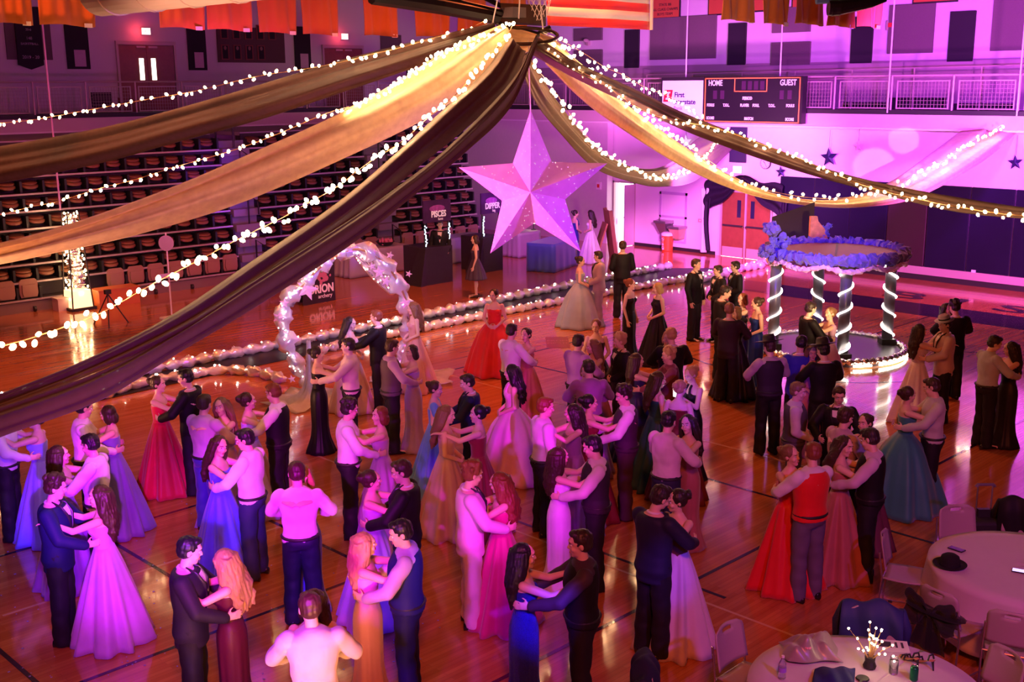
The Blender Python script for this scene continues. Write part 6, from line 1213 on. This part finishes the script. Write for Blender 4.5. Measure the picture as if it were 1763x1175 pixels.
# tulle bow on the chair back
t = thing('chair_bow', 'black tulle bow tied round the chair back at the right table', 'bow', (qb.x, qb.y, 0), yaw_to(-db)); m_tb = drape_mat('bow_tulle', (.02, .015, .02), .25)
mb = MB(); mb.tube([(.25*math.cos(a), -.28+.06*math.sin(a), .66) for a in np.linspace(0, 2*PI, 25)[:-1]], .07, 8, True, ry=.2); mb.build('sash', m_tb, t, True)
for sg in (1, -1):
    P = [[V(sg*(.02+.26*u), -.36-.03*math.sin(v*9), .66+(v-.5)*(.05+.3*math.sin(u*PI*.75))+.02*math.sin(u*9)) for v in np.linspace(0, 1, 9)] for u in np.linspace(0, 1, 10)]; cloth_grid(P, 'bow_loop', m_tb, t, .01, 1)
    P = [[V(sg*(.02+.07*u+(v-.5)*.12*(1+u)), -.36-.02*math.sin(v*7), .64-.36*u) for v in np.linspace(0, 1, 6)] for u in np.linspace(0, 1, 7)]; cloth_grid(P, 'bow_tail', m_tb, t, .008, 1)
MB().ell((0, -.37, .66), (.04, .035, .045), 8, 6).build('knot', m_tb, t)
# bowler hat, phones
def on(px, py): p = pz(px, py, TZ); return p
p = on(1635, 975); t = thing('bowler_hat', 'black bowler hat lying on the right table', 'hat', p); MB().lathe([(.125, .004), (.155, .018), (.165, .03), (.15, .022), (.1, .012), (.098, .06), (.085, .105), (.055, .125), (.015, .13)], n=28).build('crown_and_brim', mat('felt_black', (.006, .005, .006), .9), t, True); MB().lathe([(.101, .014), (.1, .034)], n=28).build('hat_band', mat('satin_black', ()), t)
p = on(1647, 947); t = thing('smartphone', 'dark phone lying behind the bowler hat', 'phone', p, -.1); b_ = MB().box((0, 0, .006), (.08, .16, .01)).build('case', m_dark, t); MB().box((0, 0, .0115), (.072, .148, .002)).build('screen', mat('screen_off', (.06, .03, .06), .2), t)
p = on(1757, 985); t = thing('smartphone', 'lit phone at the right edge of the right table', 'phone', p, .3); MB().box((0, 0, .006), (.08, .16, .01)).build('case', m_dark, t); MB().box((0, 0, .0115), (.072, .148, .002)).build('screen', mat('screen_lit', (.5, .4, 1), .3, emit=2), t)
# wheeled suitcase handle behind that table
p = pz(1700, 905, .7); t = thing('rolling_suitcase', 'dark rolling suitcase with raised telescopic handle behind the right table', 'suitcase', (c2.x+1.05*(p-c2).normalized().x*1.6, c2.y+1.05*(p-c2).normalized().y*1.6, 0), YAW-PI/2)
pp = pz(1697, 893, .62); t.location = (pp.x, pp.y, 0); bx = MB().box((0, 0, .33), (.38, .24, .58)).build('case', mat('case_dark', (.02, .015, .02), .6), t); bv = bx.modifiers.new('b', 'BEVEL'); bv.width = .04; bv.segments = 3
for sg in (1, -1): MB().cyl((.085*sg, .08, .6), (.085*sg, .08, .98), .01, 6).build('handle_tube', m_cf, t); MB().cyl((.14*sg-.015, .05, .03), (.14*sg+.015, .05, .03), .03, 10).build('wheel', m_dark, t)
MB().tube([(-.11, .08, .975), (-.09, .08, 1.0), (.09, .08, 1.0), (.11, .08, .975)], .018, 8).build('grip', mat('grip_grey', (.15, .12, .15), .5), t); MB().box((0, .07, .66), (.14, .06, .1)).build('luggage_tag', m_dark, t)
# centrepiece
p = on(1497, 1150); t = thing('lit_branch', 'branch centrepiece with warm fairy bulbs on the bottom table', 'centrepiece', p); q = random.Random(6)
MB().lathe([(.05, 0), (.055, .02), (.04, .06), (.045, .1)], n=12).build('pot', m_dark, t); tips = []
for k in range(13):
    a = q.uniform(0, 2*PI); r_ = q.uniform(.03, .2); h_ = q.uniform(.12, .42)*(1-.9*r_); e = V(r_*math.cos(a), r_*math.sin(a), h_+.02); MB().tube([(0, 0, .06), e*.5+V(0, 0, .05), e], [.006, .004, .002], 5).build('twig', mat('twig_gold', (.35, .2, .08), .6), t); tips.append(e); tips.append(e*.6+V(0, 0, .05))
fb = MB().ell((0, 0, 0), (.0095,)*3, 8, 6).mesh('bulb', True); fb.materials.append(mat('bulb_fairy', (1, .85, .6), .4, emit=38, ecol=(1, .72, .42)))
for e in tips: o = ob('bulb', fb, None, t); o.location = e
p = on(1538, 1160); t = thing('glass_jar', 'small glass jar with two fairy bulbs right of the branch', 'jar', p); MB().lathe([(.035, 0), (.037, .01), (.037, .12), (.03, .135), (.033, .14), (.028, .14), (.033, .12), (.033, .012), (.01, .008)], n=16).build('glass', mat('clear_glass', (.95, .95, .98), .05, trans=.95), t, True)
for e in (V(0, .01, .15), V(-.02, -.01, .12)): o = ob('bulb', fb, None, t); o.location = e
p = on(1346, 1168); t = thing('water_bottle', 'clear plastic water bottle on the left of the bottom table', 'bottle', p); mg = mat('clear_plastic', (.85, .8, .95), .08, trans=.85); MB().lathe([(.03, 0), (.033, .01), (.031, .05), (.033, .09), (.031, .13), (.013, .17), (.012, .185)], n=16).build('bottle_body', mg, t, True); MB().lathe([(.014, .183), (.014, .2), (.004, .201)], n=12).build('cap', m_white, t); MB().lathe([(.0338, .06), (.0338, .1)], n=16).build('label_band', mat('label_violet', (.3, .15, .7), .4), t)
p = on(1573, 1172); t = thing('drink_can', 'green drink can on the right of the bottom table', 'can', p); MB().lathe([(.026, 0), (.033, .01), (.033, .11), (.027, .122)], n=20).build('can_body', mat('can_green', (.01, .25, .08), .3, .6), t, True); MB().lathe([(.028, .12), (.027, .124), (.024, .119), (.003, .119)], n=20).build('can_top', m_chrome, t)
for i, (x, y) in enumerate([(1567, 1142), (1590, 1146)]):
    p = on(x, y); t = thing('high_heel', '%s of the two black and tan strappy heels on the bottom table' % ['left one', 'right one'][i], 'shoe', p, -.5+i*.2, 'pair of strappy heels')
    rs = [[(hw*math.cos(a), y_, z+.006*math.sin(a)) for a in np.linspace(0, 2*PI, 9)[:-1]] for y_, hw, z in ((-.1, .022, .085), (-.06, .028, .075), (0, .024, .035), (.06, .036, .01), (.11, .03, .01), (.13, .012, .01))]; MB().rings(rs).build('sole', mat('sole_tan', (.5, .22, .1), .5), t, True)
    MB().cyl((0, -.09, .08), (0, -.105, .0), .012, 8, .005).build('heel', m_dark, t)
    for y_, z, hh in ((.08, .01, .025), (.04, .02, .035), (-.07, .085, .04)): MB().tube([(-.034, y_, z), (-.02, y_, z+hh), (.02, y_, z+hh), (.034, y_, z)], .008, 6).build('strap', mat('satin_black', ()), t)
p = on(1535, 1113); t = thing('printed_sheet', 'white printed sheet lying behind the centrepiece', 'paper', p, YAW-PI/2-.2); MB().box((0, 0, .002), (.28, .21, .002)).build('sheet', m_white, t)
for k in range(4): MB().box((-.06+.05*k, .02, .0035), (.02 if k else .09, .1, .001)).build('print_block', mat('ink', (.05, .03, .06), .7), t)
# bunched shawl, bag and flat pan on the table
p = on(1395, 1128); t = thing('bunched_shawl', 'bunched olive and violet satin shawl left of the lit branch', 'shawl', p, YAW-PI/2); q = random.Random(12); P = []
for i in range(26):
    u = i/25; row = []
    for j in range(26):
        v = j/25; e = min(u, 1-u, v, 1-v)*4; e = min(1, e); x = (u-.5)*.46; y = (v-.5)*.34; h_ = .02+e*(.105+.07*noise.noise(V(x*9, y*9, 2))+.05*abs(math.sin(x*23+y*11))); row.append(V(x+.02*math.sin(y*20), y+.02*math.sin(x*17), max(.004, h_)))
    P.append(row)
cloth_grid(P, 'folded_cloth', mat('satin_olive', (.30, .25, .22), .3, noise_amt=.3, nscale=5, sheen=.3), t, .008, 1); t.location += V(0, 0, .004)
p = on(1425, 1172); t2 = thing('blue_wrap', 'dark blue cloth wrap trailing over the bottom table edge', 'cloth', p, YAW-PI/2); P = [[V((u-.5)*.34+.1*v, (v-.5)*.3, .03+.05*math.sin(u*PI)*math.sin(v*PI)+.012*math.sin(u*14+v*5)) for u in np.linspace(0, 1, 14)] for v in np.linspace(0, 1, 12)]; cloth_grid(P, 'folded_cloth', cloth((.02, .02, .14)), t2, .01, 1)
p = on(1360, 1112); p = on(1485, 1170); t = thing('hand_mirror', 'dark round-handled mirror lying before the lit branch', 'mirror', p, .3); MB().lathe([(.05, 0), (.055, .006), (.05, .014), (.01, .014)], n=20).build('disc', m_dark, t); MB().box((-.11, 0, .008), (.14, .02, .012)).build('handle', m_dark, t)
p = on(1390, 1140); tw = thing('rose_corsage', 'small pink rose corsage on the shawl', 'flower', (p.x, p.y, TZ+.12)); q = random.Random(3)
for k in range(9): MB().ell((.018*math.cos(k*2.4)*(k > 0), .018*math.sin(k*2.4)*(k > 0), .01), (.013, .013, .01), 7, 5).build('petal', mat('petal_pink', (.8, .4, .45), .6), tw)
# small framed board on the dance floor (faces away)
p = pz(960, 590); t = thing('floor_decal', 'small reddish square decal with pale lettering on the dance floor', 'decal', (p.x, p.y, .002), YAW-PI/2); MB().box((0, 0, .001), (.5, 1.1, .002)).build('panel', mat('decal_red', (.3, .06, .06), .3), t)
text('lettering', 'PROM', .17, Matrix.Translation((0, .15, .004)), mat('decal_pale', (.6, .3, .35), .4), t, .0005); text('lettering', 'NIGHT', .15, Matrix.Translation((0, -.1, .004)), mat('decal_pale', ()), t, .0005)
